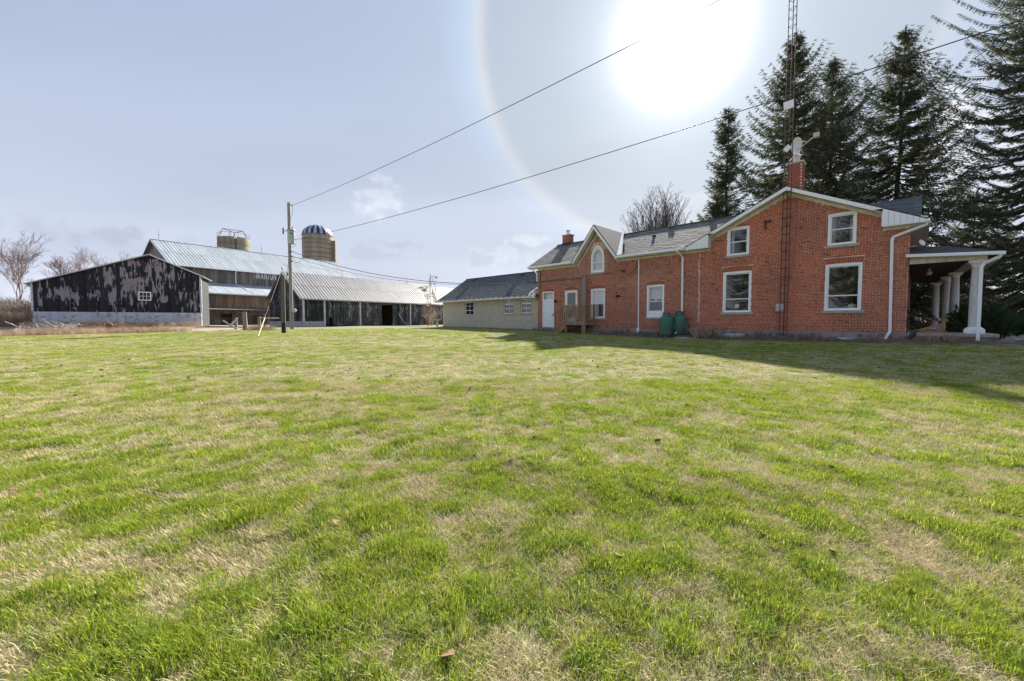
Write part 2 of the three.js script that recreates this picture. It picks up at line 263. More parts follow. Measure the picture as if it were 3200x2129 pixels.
{
  // masonry core with the openings cut
  const holes = openings.map((o) => [[o.x0, o.y0], [o.x1, o.y0], [o.x1, o.y1], [o.x0, o.y1]]); holes.push(gothPath(0));
  const outline = [[0, FT], [20.25, FT], [20.25, 5.68], [15.95, 7.78], [11.65, 5.68], [11.65, 5.40], [6.887, 5.40], [5.22, 7.40], [3.553, 5.40], [0, 5.40]];
  const wall = part('wall', poly(outline, -0.30, 0, holes), mat.mortar, house);
  // other walls, floors and partition close the shell
  part('back_wall', bx(0, 11.6, FT, 5.4, -6.4, -6.1), mat.mortar, house); part('back_wall', poly([[11.65, FT], [20.25, FT], [20.25, 5.6], [15.95, 7.75], [11.65, 5.6]], -12.5, -12.2), mat.mortar, house);
  part('attic_floor', [bx(13.3, 18.6, 6.45, 6.5, -12.19, -0.31)], mat.inner, house);
  const sideW = (x0, x1, z0, z1, y1) => bx(x0, x1, FT, y1, z0, z1);
  part('side_wall', [sideW(20.0, 20.249, -12.2, -0.301, 5.5), sideW(11.651, 11.9, -12.2, -6.4, 5.5)], M(0.36, 0.12, 0.075, { map: tGrain }), house);
  { const g = faces([[V(0.001, FT, -0.301), V(0.001, FT, -6.4), V(0.001, 5.4, -6.4), V(0.001, 7.5, -3.2), V(0.001, 5.4, -0.301)].reverse()]); part('end_wall', g, M(0.36, 0.12, 0.075, { map: tGrain, side: THREE.DoubleSide }), house); }
  part('floor', [bx(0.05, 19.9, 0.95, 1.02, -6.05, -0.31), bx(0.05, 11.5, 4.35, 4.45, -6.05, -0.31), bx(11.9, 19.9, 4.45, 4.55, -12.1, -0.31)], mat.inner, house);
  part('partition', [bx(2.2, 2.3, 1.02, 4.3, -6, -0.31), bx(6.6, 6.7, 1.02, 4.3, -6, -0.31), bx(11.3, 11.4, 1.02, 4.3, -6, -0.31), bx(15.9, 16, 1.02, 4.4, -6, -0.31), bx(15.9, 16, 4.56, 6.44, -6, -0.31), bx(2.31, 6.59, 1.02, 4.3, -3.1, -3.0), bx(11.41, 19.9, 1.02, 4.4, -4.1, -4.0), bx(12.0, 19.9, 4.56, 5.72, -4.1, -4.0), bx(13.35, 18.55, 5.721, 6.44, -4.1, -4.0)], mat.inner, house);
  // bricks
  const r = rng(11), P = 0.0676, L = 0.212, J = 0.0135, list = [];
  const cuts = (y0, y1) => { const out = []; // where openings and their arches interrupt a course
    for (const o of openings) { if (y1 > o.y0 && y0 < o.y1 + 0.01) out.push([o.x0 - 0.008, o.x1 + 0.008]); else if (y0 >= o.y1 + 0.01 && y0 < o.y1 + o.arch) { const e = (o.x0 > 11 ? 0.07 : 0.015) * (y0 - o.y1) / o.arch; out.push([o.x0 - e - 0.01, o.x1 + e + 0.01]); } }
    if (y1 > gothic.y0 && y0 < gothic.y1 + 0.24) { const c = (gothic.x0 + gothic.x1) / 2; let h = 0.512; if (y0 > gothic.ys - 0.06) { h = 0; for (let q = 0; q <= 20; q++) { const y = mix(gothic.ys - 0.02, gothic.y1, q / 20), x = gothX(Math.max(y, gothic.ys)), e = 0.02, dx = gothX(clamp(y + e, gothic.ys, gothic.y1)) - gothX(clamp(y - e, gothic.ys, gothic.y1)), tl = Math.hypot(dx, 2 * e), yy = y - dx / tl * 0.21, xx = x + 2 * e / tl * 0.21; if (yy >= y0 - 0.03) h = Math.max(h, xx); } } if (h > 0.03) out.push([c - h - 0.006, c + h + 0.006]); }
    return out; };
  for (let j = 0; FT + j * P < 7.6; j++) {
    const y0 = FT + j * P + J / 2, y1 = FT + (j + 1) * P - J / 2; let x = -((j % 2) * L / 2) - r() * 0.02, head = j % 7 === 5;
    while (x < 20.25) { // one course
      const w = head || r() < 0.10 ? L / 2 : L; let a = Math.max(x + J / 2, 0.004), b = Math.min(x + w - J / 2, 20.247); x += w;
      for (const [lo, hi] of cuts(y0, y1)) { if (a >= lo && b <= hi) { b = a; break; } if (a < lo && b > lo) b = lo; else if (a < hi && b > hi) a = hi; }
      if (b - a < 0.03) continue;
      const t = Math.min(wallTop(a), wallTop(b), wallTop((a + b) / 2)); if (y1 > t) continue;
      const old = a < 11.8; // the wing is paler and browner, the gable more orange
      const m = fbm(a * 0.6 + 9, y0 * 0.9 + 4, 3), q = r(), q2 = r();
      let cr = mix(0.42, 0.58, q), cg = mix(0.098, 0.160, q2), cb = mix(0.046, 0.074, q2);
      if (old) { cr *= 0.90; cg *= 1.02; cb *= 1.15; const pale = sst(0.45, 0.62, fbm(a * 0.35 + 20, y0 * 0.8 + 2, 3)) * sst(2.6, 4.2, y0); cr = mix(cr, 0.46, pale * 0.6); cg = mix(cg, 0.21, pale * 0.6); cb = mix(cb, 0.145, pale * 0.6); }
      if (q < 0.07) { cr *= 0.5; cg *= 0.5; cb *= 0.6; } else if (q > 0.93) { cr *= 1.12; cg *= 1.35; cb *= 1.35; }
      const k = (0.70 + 0.42 * m) * (0.86 + 0.28 * fbm(a * 1.9 + 50, y0 * 0.6, 3)) * 1.12; list.push({ a, b, y0, y1, c: [cr * k, cg * k, cb * k], z: 0.007 + 0.005 * r() });
    }
  }
  // the nearest, largest ones are separate bricks
  list.sort((p, q) => (q.a * 0.055 + (q.b - q.a) * 2) - (p.a * 0.055 + (p.b - p.a) * 2));
  const variants = [0, 1, 2, 3, 4, 5].map((i) => M([0.42, 0.48, 0.53, 0.45, 0.37, 0.56][i], [0.12, 0.14, 0.16, 0.125, 0.10, 0.19][i], [0.062, 0.07, 0.078, 0.065, 0.057, 0.095][i], { roughness: 0.92, map: tGrainFine }));
  const shapes = new Map(), unit = (w, h) => { const k = Math.round(w * 200) + '_' + Math.round(h * 200); if (!shapes.has(k)) shapes.set(k, bx(-w / 2, w / 2, -h / 2, h / 2, -0.004, 0.009)); return shapes.get(k); };
  const rest = [];
  list.forEach((e, i) => {
    if (i < 300) { const o = part('brick', unit(e.b - e.a, e.y1 - e.y0), variants[Math.floor(r() * 6)], wall); o.position.set((e.a + e.b) / 2, (e.y0 + e.y1) / 2, 0); }
    else rest.push(tint(bx(e.a, e.b, e.y0, e.y1, -0.004, e.z), ...e.c));
  });
  stuff(part('brickwork', rest, mat.brick, wall));
  // brick arches over the openings
  const archBrick = (o, n) => { const out = [], h = o.arch - 0.02, splay = h > 0.2 ? (o.x0 > 11 ? 0.07 : 0.015) : 0.02; for (let i = 0; i < n; i++) { const t0 = i / n, t1 = (i + 1) / n, g = 0.006, rise = (t) => 0.03 * (1 - (2 * t - 1) ** 2);
    const xa = mix(o.x0, o.x1, t0) + g, xb = mix(o.x0, o.x1, t1) - g, ya = o.y1 + 0.012 + rise((t0 + t1) / 2), Xa = mix(o.x0 - splay, o.x1 + splay, t0) + g, Xb = mix(o.x0 - splay, o.x1 + splay, t1) - g;
    out.push(tint(poly([[xa, ya], [xb, ya], [Xb, ya + h], [Xa, ya + h]], -0.002, 0.010 + 0.004 * r()), mix(0.40, 0.52, r()), mix(0.11, 0.145, r()), 0.065)); } return out; };
  for (const o of openings) part('brick_arch', archBrick(o, Math.round((o.x1 - o.x0) / 0.075)), mat.brick, wall);
  { const out = [], c = (gothic.x0 + gothic.x1) / 2; for (const s of [-1, 1]) for (let i = 0; i < 15; i++) { const y = mix(gothic.ys - 0.02, gothic.y1 - 0.01, Math.pow(i / 14, 0.85)), x = gothX(clamp(y, gothic.ys, gothic.y1)), e = 0.02, dx = gothX(clamp(y + e, gothic.ys, gothic.y1)) - gothX(clamp(y - e, gothic.ys, gothic.y1)), tl = Math.hypot(dx, 2 * e), nx = 2 * e / tl, ny = -dx / tl, w = 0.028;
    const a = [c + s * (x + nx * 0.01 - ny * w), y + ny * 0.01 - nx * -w * 0 - w * nx], b = [c + s * (x + nx * 0.01 + ny * w), y + ny * 0.01 + w * nx]; const h = 0.20; const pts = [a, [a[0] + s * nx * h, a[1] + ny * h], [b[0] + s * nx * h, b[1] + ny * h], b]; out.push(tint(poly(s > 0 ? pts : pts.reverse(), -0.002, 0.011), mix(0.40, 0.52, r()), 0.13, 0.068)); }
    part('brick_arch', out, mat.brick, wall); }
  // parged chimney breast on the gable
  part('chimney_breast', poly([[15.63, 1.06], [15.98, 1.06], [15.99, 3.05], [16.14, 3.80], [16.30, 3.84], [16.30, 7.38], [16.2, 7.44], [15.78, 7.40], [15.80, 3.50], [15.63, 3.06]], 0, 0.045), M(0.50, 0.185, 0.12, { map: tGrain, bumpMap: bGrain, bumpScale: 0.004 }), house);
  // mortar patch along the joint between wing and gable
  { const g = []; let x = 11.86; for (let y = 1.5; y < 5.35; y += 0.07) { x = clamp(x + (r() - 0.5) * 0.03, 11.82, 11.95); const w = 0.012 + 0.03 * r() * (fbm(y * 1.5, 3, 2) > 0.47 ? 1 : 0.2); g.push(bx(x - w, x + w, y, y + 0.07, 0.0, 0.0155)); } part('joint_patch', g, M(0.62, 0.55, 0.50), wall); }
}
// stone foundation
{
  const r = rng(21);
  const f = part('foundation', [bx(-0.02, 20.27, 0.2, FT - 0.002, -0.3, 0.03), bx(20.0, 20.28, 0.2, FT - 0.002, -12.3, -0.301)], mat.stoneMortar, house);
  const sm = [[0.20, 0.18, 0.165], [0.31, 0.28, 0.25], [0.15, 0.145, 0.15], [0.36, 0.30, 0.24]].map((c) => M(...c, { bumpMap: bGrain, bumpScale: 0.02, map: tGrain }));
  const sg = [0, 1, 2].map((k) => { const g = new THREE.IcosahedronGeometry(1, 1), p = g.attributes.position, q = rng(40 + k), mp = new Map(); for (let i = 0; i < p.count; i++) { const key = [p.getX(i), p.getY(i), p.getZ(i)].map((v) => v.toFixed(2)).join(); if (!mp.has(key)) mp.set(key, 0.82 + 0.32 * q()); const s = mp.get(key); p.setXYZ(i, p.getX(i) * s, p.getY(i) * s, p.getZ(i) * s); } return metre(g); });
  for (let x = 5; x < 20.2; x += 0.17 + 0.2 * r()) { if (x > 12.6 && x < 13.2) continue; const o = part('stone', sg[Math.floor(r() * 3)], sm[Math.floor(r() * 4)], f); const w = 0.06 + 0.09 * r(); o.position.set(x, 0.72 + 0.22 * r(), 0.03); o.scale.set(w, w * (0.5 + 0.3 * r()), 0.035); o.rotation.z = (r() - 0.5) * 0.5; }
}
// windows
function addWindow(o) {
  const w = part('window', [bev(o.x0, o.x0 + 0.085, o.y0, o.y1, -0.08, 0.025), bev(o.x1 - 0.085, o.x1, o.y0, o.y1, -0.08, 0.025), bev(o.x0 + 0.085, o.x1 - 0.085, o.y1 - 0.085, o.y1, -0.08, 0.024), bev(o.x0 + 0.085, o.x1 - 0.085, o.y0, o.y0 + 0.05, -0.08, 0.024)], mat.vinyl, house);
  const a = o.x0 + 0.085, b = o.x1 - 0.085, y0 = (o.low ?? o.y0) + 0.05, y1 = o.y1 - 0.085, f = 0.05;
  const sash = [bev(a, a + f, y0, y1, -0.075, -0.02), bev(b - f, b, y0, y1, -0.075, -0.02), bev(a + f, b - f, y1 - f, y1, -0.075, -0.021), bev(a + f, b - f, y0, y0 + f, -0.075, -0.021), bev(a + f, b - f, o.rail - 0.025, o.rail + 0.025, -0.07, -0.015)];
  if (o.low) sash.push(bx(a, b, o.y0 + 0.05, o.low + 0.05, -0.07, -0.03), bev(a + 0.04, b - 0.04, o.y0 + 0.1, o.low - 0.02, -0.04, -0.02));
  part('sash', sash, mat.trim, w);
  part('pane', bx(a + f, b - f, o.rail + 0.025, y1 - f, -0.052, -0.050), mat.glass, w);
  part('pane', bx(a + f, b - f, y0 + f, o.rail - 0.025, -0.057, -0.055), mat.glass, w);
  part('sill', bev(o.x0 - 0.12, o.x1 + 0.13, o.y0 - 0.125, o.y0 - 0.002, -0.1, 0.07, 0.008), mat.sill, w);
  const wave = (x0, x1, yb, yt, z, amp, hem) => { const n = 40, m = 6, p = [], id = []; for (let j = 0; j <= m; j++) for (let i = 0; i <= n; i++) { const u = i / n, v = j / m; p.push(mix(x0, x1, u), mix(yb + hem(u), yt, v), z + amp * Math.sin(u * 38 + Math.sin(u * 9) * 2) * (1 - 0.4 * v)); } for (let j = 0; j < m; j++) for (let i = 0; i < n; i++) { const q = j * (n + 1) + i; id.push(q, q + 1, q + n + 1, q + 1, q + n + 2, q + n + 1); } const g = new THREE.BufferGeometry(); g.setAttribute('position', new THREE.Float32BufferAttribute(p, 3)); g.setIndex(id); g.computeVertexNormals(); return g; };
  if (o.drape === 'net') { part('curtain', [wave(a + 0.0, a + 0.14, y0, y1, -0.42, 0.025, () => 0), wave(b - 0.18, b - 0.0, y0, y1, -0.42, 0.025, () => 0)], mat.curtain, w); }
  if (o.drape === 'lace') part('curtain', wave(a + 0.02, b - 0.02, o.rail - 0.02, y1, -0.18, 0.025, (u) => 0.10 + 0.10 * Math.abs(Math.sin(u * 7)) - 0.16 * u * (1 - u)), mat.curtain, w);
  if (o.drape === 'blind') { part('blind', bx(a + 0.01, b - 0.01, o.rail - 0.02, y1, -0.12, -0.115), mat.curtain, w); part('curtain', wave(a + 0.02, a + 0.36, y0, o.rail, -0.25, 0.03, () => 0), mat.curtain, w); }
  return w;
}
const wins = openings.filter((o) => o.k === 'win').map(addWindow);
{ // things seen on the sills inside: a round fan and a small box
  const c = new THREE.CylinderGeometry(0.11, 0.11, 0.04, 24); c.rotateX(Math.PI / 2); c.translate(13.70, 2.32, -0.42); part('sill_ornament', c, M(0.7, 0.68, 0.62), wins[1]);
  part('sill_box', bx(18.32, 18.58, 2.09, 2.28, -0.5, -0.35), M(0.5, 0.46, 0.36), wins[3]);
}
// pointed dormer window
{
  const w = part('gothic_window', poly(gothPath(0.004), -0.08, 0.028, [gothPath(0.095)]), mat.vinyl, house);
  w.userData.label = 'pointed arch window in the dormer gable';
  const inner = gothPath(0.155), outer = gothPath(0.097);
  part('sash', [poly(outer, -0.075, -0.02, [inner]), bev(4.93, 5.60, 5.40, 5.46, -0.07, -0.012), bev(5.245, 5.285, 4.92, 5.40, -0.07, -0.022), bx(4.91, 5.62, 4.87, 4.95, -0.07, -0.025)], mat.trim, w);
  part('pane', poly(inner, -0.055, -0.053), mat.glass, w);
  part('sill', bev(4.60, 5.91, 4.66, 4.775, -0.1, 0.07, 0.008), mat.sill, w);
  part('blind', bx(4.86, 5.66, 4.9, 6.5, -0.2, -0.195), mat.curtain, w);
}
// doors
{
  const d = openings[7], w = part('door', [bev(d.x0, d.x0 + 0.09, d.y0, d.y1, -0.08, 0.02), bev(d.x1 - 0.09, d.x1, d.y0, d.y1, -0.08, 0.02), bev(d.x0 + 0.09, d.x1 - 0.09, d.y1 - 0.07, d.y1, -0.08, 0.019), bev(d.x0 + 0.09, d.x1 - 0.09, 3.02, 3.14, -0.08, 0.019)], mat.vinyl, house);
  w.userData.label = 'white door with a transom light, left end of the brick wall';
  part('door_leaf', [bev(d.x0 + 0.09, d.x1 - 0.09, d.y0 + 0.02, 3.02, -0.07, -0.02), bev(d.x0 + 0.17, d.x1 - 0.17, 1.30, 2.0, -0.025, -0.008), bev(d.x0 + 0.17, d.x1 - 0.17, 2.06, 2.94, -0.025, -0.008)], M(0.74, 0.80, 0.85, { roughness: 0.35 }), w);
  part('kick_plate', bev(d.x0 + 0.10, d.x1 - 0.10, d.y0 + 0.03, d.y0 + 0.22, -0.024, -0.012), mat.gutter, w);
  part('transom_pane', bx(d.x0 + 0.10, d.x1 - 0.10, 3.14, d.y1 - 0.07, -0.05, -0.048), mat.glass, w);
  part('handle', rod(V(d.x0 + 0.16, 2.02, 0.0), V(d.x0 + 0.16, 2.16, 0.0), 0.014), mat.galv, w);
  part('blind', bx(d.x0 + 0.09, d.x1 - 0.09, 3.15, 3.6, -0.25, -0.24), mat.curtain, w);
  const e = openings[6], q = part('door', [bev(e.x0, e.x0 + 0.10, e.y0, e.y1, -0.08, 0.02), bev(e.x1 - 0.10, e.x1, e.y0, e.y1, -0.08, 0.02), bev(e.x0 + 0.10, e.x1 - 0.10, e.y1 - 0.09, e.y1, -0.08, 0.019)], mat.vinyl, house);
  q.userData.label = 'glazed storm door behind the wooden stoop';
  part('door_frame', [bev(e.x0 + 0.10, e.x0 + 0.17, e.y0 + 0.02, e.y1 - 0.09, -0.06, -0.01), bev(e.x1 - 0.17, e.x1 - 0.10, e.y0 + 0.02, e.y1 - 0.09, -0.06, -0.01), bev(e.x0 + 0.17, e.x1 - 0.17, e.y1 - 0.16, e.y1 - 0.09, -0.06, -0.011), bev(e.x0 + 0.17, e.x1 - 0.17, e.y0 + 0.02, e.y0 + 0.30, -0.06, -0.011), bev(e.x0 + 0.17, e.x1 - 0.17, 2.62, 2.67, -0.06, -0.011)], mat.trim, q);
  part('pane', bx(e.x0 + 0.17, e.x1 - 0.17, 1.79, 2.62, -0.04, -0.038), mat.glass, q); part('pane', bx(e.x0 + 0.17, e.x1 - 0.17, 2.67, e.y1 - 0.16, -0.04, -0.038), mat.glass, q);
  for (const y of [3.25, 3.37]) { const t = new THREE.TorusGeometry(0.05, 0.012, 6, 16); t.translate(3.62, y, 0.03); part('ring_latch', t, mat.galv, q); }
}
// roofs with laid shingles
function shingles(parent, name, o, U, Vv, lu, lv, keep, cols, exp = 0.145, tab = 0.30) { // o: eave corner, U along eave, Vv up the slope
  const n = V(0, 0, 0).crossVectors(U, Vv).normalize(), r = rng(Math.round(o.x * 37 + lu * 91 + lv * 13)), pos = [], col = [], uv = [];
  for (let j = 0; j * exp < lv; j++) { let u = -r() * tab; const v0 = j * exp, v1 = Math.min(v0 + exp * 1.35, lv);
    while (u < lu) { const w = tab * (0.75 + 0.5 * r()), a = Math.max(u + 0.003, 0), b = Math.min(u + w - 0.003, lu); u += w; if (b - a < 0.02) continue; if (keep && !keep((a + b) / 2, v0 + exp / 2)) continue;
      const t = 0.011 + 0.007 * r(), P = (uu, vv, h) => o.clone().addScaledVector(U, uu).addScaledVector(Vv, vv).addScaledVector(n, h);
      const A = P(a, v0, t), B = P(b, v0, t), C = P(b, v1, 0.003), Dd = P(a, v1, 0.003), E = P(a, v0, -0.002), F = P(b, v0, -0.002);
      const c = cols(r(), (a + b) / 2, v0, r);
      for (const f of [[A, B, C], [A, C, Dd], [E, F, B], [E, B, A]]) for (const p of f) { pos.push(p.x, p.y, p.z); col.push(...c); const q = p.clone().sub(o); uv.push(q.dot(U), q.dot(Vv)); } } }
  const g = new THREE.BufferGeometry(); g.setAttribute('position', new THREE.Float32BufferAttribute(pos, 3)); g.setAttribute('color', new THREE.Float32BufferAttribute(col, 3)); g.setAttribute('uv', new THREE.Float32BufferAttribute(uv, 2)); g.computeVertexNormals();
  return stuff(part(name, g, mat.shingle, parent));
}
const greyShingle = (q, u, v) => { const m = 0.75 + 0.5 * fbm(u * 0.5 + 7, v * 0.9 + 2, 3), t = mix(0.13, 0.26, q) * m; return [t * 1.02, t * 0.98, t * 0.97]; };
const blueShingle = (q, u, v) => { const m = 0.8 + 0.4 * fbm(u * 0.4 + 3, v * 0.6 + 2, 3), t = mix(0.085, 0.165, q) * m; return [t * 0.93, t, t * 1.10]; };
{
  const E = 5.62, z0 = 0.45, zr = -3.2, R = 7.74, k = (R - E) / (z0 - zr), nrm = (v) => v.normalize();
  const yAt = (z) => E + (z0 - z) * k;
  const wr = part('roof', [slab([V(-0.6, E, z0), V(3.46, E, z0), V(3.46, yAt(-0.3), -0.3), V(-0.6, yAt(-0.3), -0.3)], 0.05), slab([V(6.98, E, z0), V(11.6, E, z0), V(12.1, yAt(-0.3), -0.3), V(6.98, yAt(-0.3), -0.3)], 0.05), slab([V(-0.6, yAt(-0.3), -0.3), V(12.1, yAt(-0.3), -0.3), V(15.4, R, zr), V(-0.6, R, zr)], 0.05)], mat.deck, house);
  part('rear_slope', slab([V(-0.6, R, zr), V(-0.6, E, -6.85), V(11.65, E, -6.85), V(15.4, R, zr)], 0.05), mat.deck, wr);
  const sl = V(0, R - E, zr - z0), lv = sl.length(), green1 = (q, u, v) => { const s = sst(0.55, 0.2, Math.abs(u - 0.6 - 0.35 - (lv - v) * 0.0)) * sst(0.35, 0.55, fbm(u * 2.4, v * 0.9 + 5, 3)); const c = greyShingle(q, u, v); return [mix(c[0], 0.13, s * 0.4), mix(c[1], 0.17, s * 0.4), mix(c[2], 0.16, s * 0.4)]; };
  shingles(wr, 'shingles', V(-0.62, E + 0.004, z0 + 0.02), V(1, 0, 0), nrm(sl.clone()), 16, lv, (u, v) => { const s = u - 0.62, h = E + (R - E) * v / lv; return s < PEAK.x - (PEAK.y + 0.02 - h) / PEAK.k && Math.abs(s - 5.22) > (7.87 - h) / 1.307 - 0.1; }, green1);
  part('ridge_cap', slab([V(-0.62, R + 0.03, zr + 0.14), V(15.4, R + 0.03, zr + 0.14), V(15.4, R + 0.035, zr - 0.14), V(-0.62, R + 0.035, zr - 0.14)], 0.04), M(0.17, 0.165, 0.165, { map: tGrainFine }), wr);
  // dormer
  const dr = part('dormer_roof', [slab([V(3.44, 5.52, z0), V(5.22, 7.85, z0), V(5.22, 7.85, zr), V(3.44, 5.52, zr + 3.4)].reverse(), 0.05), slab([V(7.0, 5.52, z0), V(5.22, 7.85, z0), V(5.22, 7.85, zr), V(7.0, 5.52, zr + 3.4)], 0.05)], mat.deck, house);
  const du = V(-1.78, 2.33, 0), dl = du.length();
  const keepD = (u, v) => { const z = z0 + 0.03 - u, h = 5.52 + 2.33 * v / dl; return h > E + (z0 - z) * k - 0.05; };
  shingles(dr, 'shingles', V(7.02, 5.54, z0 + 0.03), V(0, 0, -1), nrm(du.clone()), 3.75, dl, keepD, greyShingle);
  shingles(dr, 'shingles', V(3.42, 5.54, zr), V(0, 0, 1), nrm(V(1.78, 2.33, 0)), 3.68, dl, (u, v) => keepD(3.68 - u, v), greyShingle);
  { const a = V(6.98, 5.62, 0.40), b = V(5.30, 7.72, -3.0), n = V(0, 1, 0.5).normalize(), t = b.clone().sub(a).normalize(), c = V(0, 0, 0).crossVectors(t, n).normalize().multiplyScalar(0.17), up = n.clone().multiplyScalar(0.07); part('valley_flashing', slab([a.clone().sub(c.clone().multiplyScalar(0.2)).add(up), a.clone().add(c.clone().multiplyScalar(1.6)).add(up), b.clone().add(c).add(up), b.clone().sub(c.clone().multiplyScalar(0.2)).add(up)], 0.01), M(0.72, 0.72, 0.74, { roughness: 0.35, metalness: 0.5 }), dr); }
  // fascia and soffit of the dormer, in the plane of the wall
  const rake = (x0, y0, x1, y1, d0, d1, za, zb) => { const dx = x1 - x0, dy = y1 - y0, l = Math.hypot(dx, dy), nx = dy / l, ny = -dx / l, s = ny > 0 ? -1 : 1; return poly([[x0 + nx * s * d0, y0 + ny * s * d0], [x1 + nx * s * d0, y1 + ny * s * d0], [x1 + nx * s * d1, y1 + ny * s * d1], [x0 + nx * s * d1, y0 + ny * s * d1]], za, zb); };
  const pk = (xl, yl, xp, yp, xr, yr, w, za, zb) => { const sl1 = (yp - yl) / (xp - xl), v = w * Math.sqrt(1 + sl1 * sl1), hw = v / sl1; return poly([[xl, yl], [xp, yp], [xr, yr], [xr - hw * 1.0, yr], [xp, yp - v], [xl + hw * 1.0, yl]].reverse(), za, zb); };
  part('fascia', pk(3.42, 5.50, 5.22, 7.83, 7.02, 5.50, 0.13, z0 - 0.005, z0 + 0.02), mat.trim, dr);
  part('soffit', pk(3.50, 5.45, 5.22, 7.66, 6.94, 5.45, 0.055, 0.02, z0 - 0.01), mat.soffit, dr);
  part('frieze', pk(3.62, 5.40, 5.22, 7.47, 6.82, 5.40, 0.10, 0.002, 0.03), mat.soffit, dr);
  part('gutter_end', bev(3.20, 3.42, 5.50, 5.66, z0 + 0.02, z0 + 0.14), mat.gutter, dr);
  // eaves of the wing
  const gut = (x0, x1) => [bev(x0, x1, 5.50, 5.635, z0, z0 + 0.11, 0.02)];
  part('gutter', gut(-0.62, 3.43), mat.gutter, wr); part('gutter', gut(6.98, 11.22), mat.gutter, wr);
  part('soffit', bx(-0.6, 3.45, 5.46, 5.50, 0.012, z0), mat.soffit, wr); part('soffit', bx(6.98, 11.3, 5.46, 5.50, 0.012, z0), mat.soffit, wr);
  part('frieze', bx(-0.02, 3.5, 5.34, 5.46, 0.013, 0.035), mat.soffit, wr); part('frieze', bx(6.9, 12.43, 5.34, 5.46, 0.013, 0.035), mat.soffit, wr);
  part('end_fascia', [slab([V(-0.62, 5.5, z0), V(-0.62, E, z0), V(-0.62, R, zr), V(-0.62, R - 0.16, zr)], 0.03)], mat.trim, wr);
  // roof vents and pipes
  const vent = (s, t) => { const p = V(s, E, z0).addScaledVector(sl, t), q = part('roof_vent', [bx(s - 0.18, s + 0.18, p.y, p.y + 0.13, p.z - 0.14, p.z + 0.12)], M(0.10, 0.10, 0.10), wr); return q; };
  vent(2.2, 0.93); vent(9.0, 0.93); vent(11.5, 0.93); vent(14.2, 0.95);
  part('vent_hood', bx(8.2, 8.38, E + 1.35, E + 1.47, -2.0, -1.8), mat.dark, wr);
  { const p = V(7.2, E + 0.25, z0 - 0.42); part('vent_pipe', rod(p, p.clone().add(V(0, 0.55, 0)), 0.055), mat.black, wr); }
  part('chimney', [bx(0.10, 0.78, 7.45, 8.36, -3.42, -2.86)], M(0.42, 0.16, 0.115, { map: tGrain }), wr);
  part('chimney_cap', [bev(0.04, 0.84, 8.36, 8.43, -3.48, -2.80), rod(V(0.44, 8.43, -3.14), V(0.44, 8.56, -3.14), 0.17, 0.15, 16), rod(V(0.44, 8.56, -3.14), V(0.44, 8.66, -3.14), 0.10, 0.10, 16), rod(V(0.44, 8.66, -3.14), V(0.44, 8.70, -3.14), 0.17, 0.17, 16), rod(V(0.44, 8.72, -3.14), V(0.44, 8.80, -3.14), 0.13, 0.16, 16)], mat.galv, wr);
  part('chimney_flashing', [bx(0.06, 0.82, 7.45, 7.78, -3.0, -2.84)], mat.black, wr);
  // main roof
  const Y = (x) => PEAK.y - Math.abs(x - PEAK.x) * PEAK.k, yl = Y(11.18), yr = Y(20.72);
  const mr = part('main_roof', [slab([V(11.18, yl, -12.9), V(11.18, yl, z0), V(PEAK.x, PEAK.y, z0), V(PEAK.x, PEAK.y, -12.9)], 0.08), slab([V(20.72, yr, z0), V(20.72, yr, -12.9), V(PEAK.x, PEAK.y, -12.9), V(PEAK.x, PEAK.y, z0)], 0.08)], mat.deck, house);
  const ms = V(PEAK.x - 11.18, PEAK.y - yl, 0), ml = ms.length();
  shingles(mr, 'shingles', V(11.16, yl + 0.004, -12.9), V(0, 0, 1), nrm(ms.clone()), 13.38, ml, (u, v) => { const z = -12.9 + u, h = yl + (PEAK.y - yl) * v / ml; return z > 0.1 || z < -6.6 || h > Math.min(E + (z0 - z) * k, R) - 0.1; }, greyShingle);
  shingles(mr, 'shingles', V(20.74, yr + 0.004, z0 + 0.02), V(0, 0, -1), nrm(V(-(20.72 - PEAK.x), PEAK.y - yr, 0)), 13.38, ml, null, greyShingle);
  part('fascia', pk(12.44, Y(12.44) - 0.01, PEAK.x, PEAK.y - 0.01, 19.42, Y(19.42) - 0.01, 0.155, z0 - 0.003, z0 + 0.022), mat.trim, mr);
  part('soffit', pk(12.1, Y(12.1) - 0.15, PEAK.x, PEAK.y - 0.15, 19.6, Y(19.6) - 0.15, 0.03, 0.02, z0 - 0.005), mat.soffit, mr);
  part('frieze', pk(12.45, Y(12.45) - 0.19, PEAK.x, PEAK.y - 0.19, 19.40, Y(19.40) - 0.19, 0.13, 0.002, 0.035), mat.soffit, mr);
  // boxed eave returns with white panels
  const ret = (xs, dir) => { const n = xs.length - 1; for (let i = 0; i < n; i++) { const a = xs[i], b = xs[i + 1], lo = Math.min(a, b) + 0.004, hi = Math.max(a, b) - 0.004; part('return_panel', poly([[lo, 5.48], [hi, 5.48], [hi, Math.max(Y(hi) - 0.02, 5.5)], [lo, Math.max(Y(lo) - 0.02, 5.5)]], z0 - 0.02, z0 + 0.025), mat.trim, mr); } };
  const seq = (a, b, n) => Array.from({ length: n + 1 }, (_, i) => mix(a, b, i / n)); ret(seq(11.24, 12.45, 6)); ret(seq(19.41, 20.70, 7));
  part('return_box', [bx(12.43, 12.475, 5.48, Y(12.45) - 0.12, 0.02, z0 + 0.02), bx(11.24, 12.45, 5.45, 5.478, 0.012, z0 + 0.02)], mat.soffit, mr); part('return_box', [bx(19.385, 19.43, 5.48, Y(19.41) - 0.12, 0.02, z0 + 0.02), bx(19.41, 20.70, 5.45, 5.478, 0.012, z0 + 0.02), bx(20.25, 20.72, 5.44, 5.47, -12.7, 0.011)], mat.trim, mr);
  part('frieze_block', bx(19.42, 20.25, 5.34, 5.45, 0.013, 0.06), mat.soffit, mr);
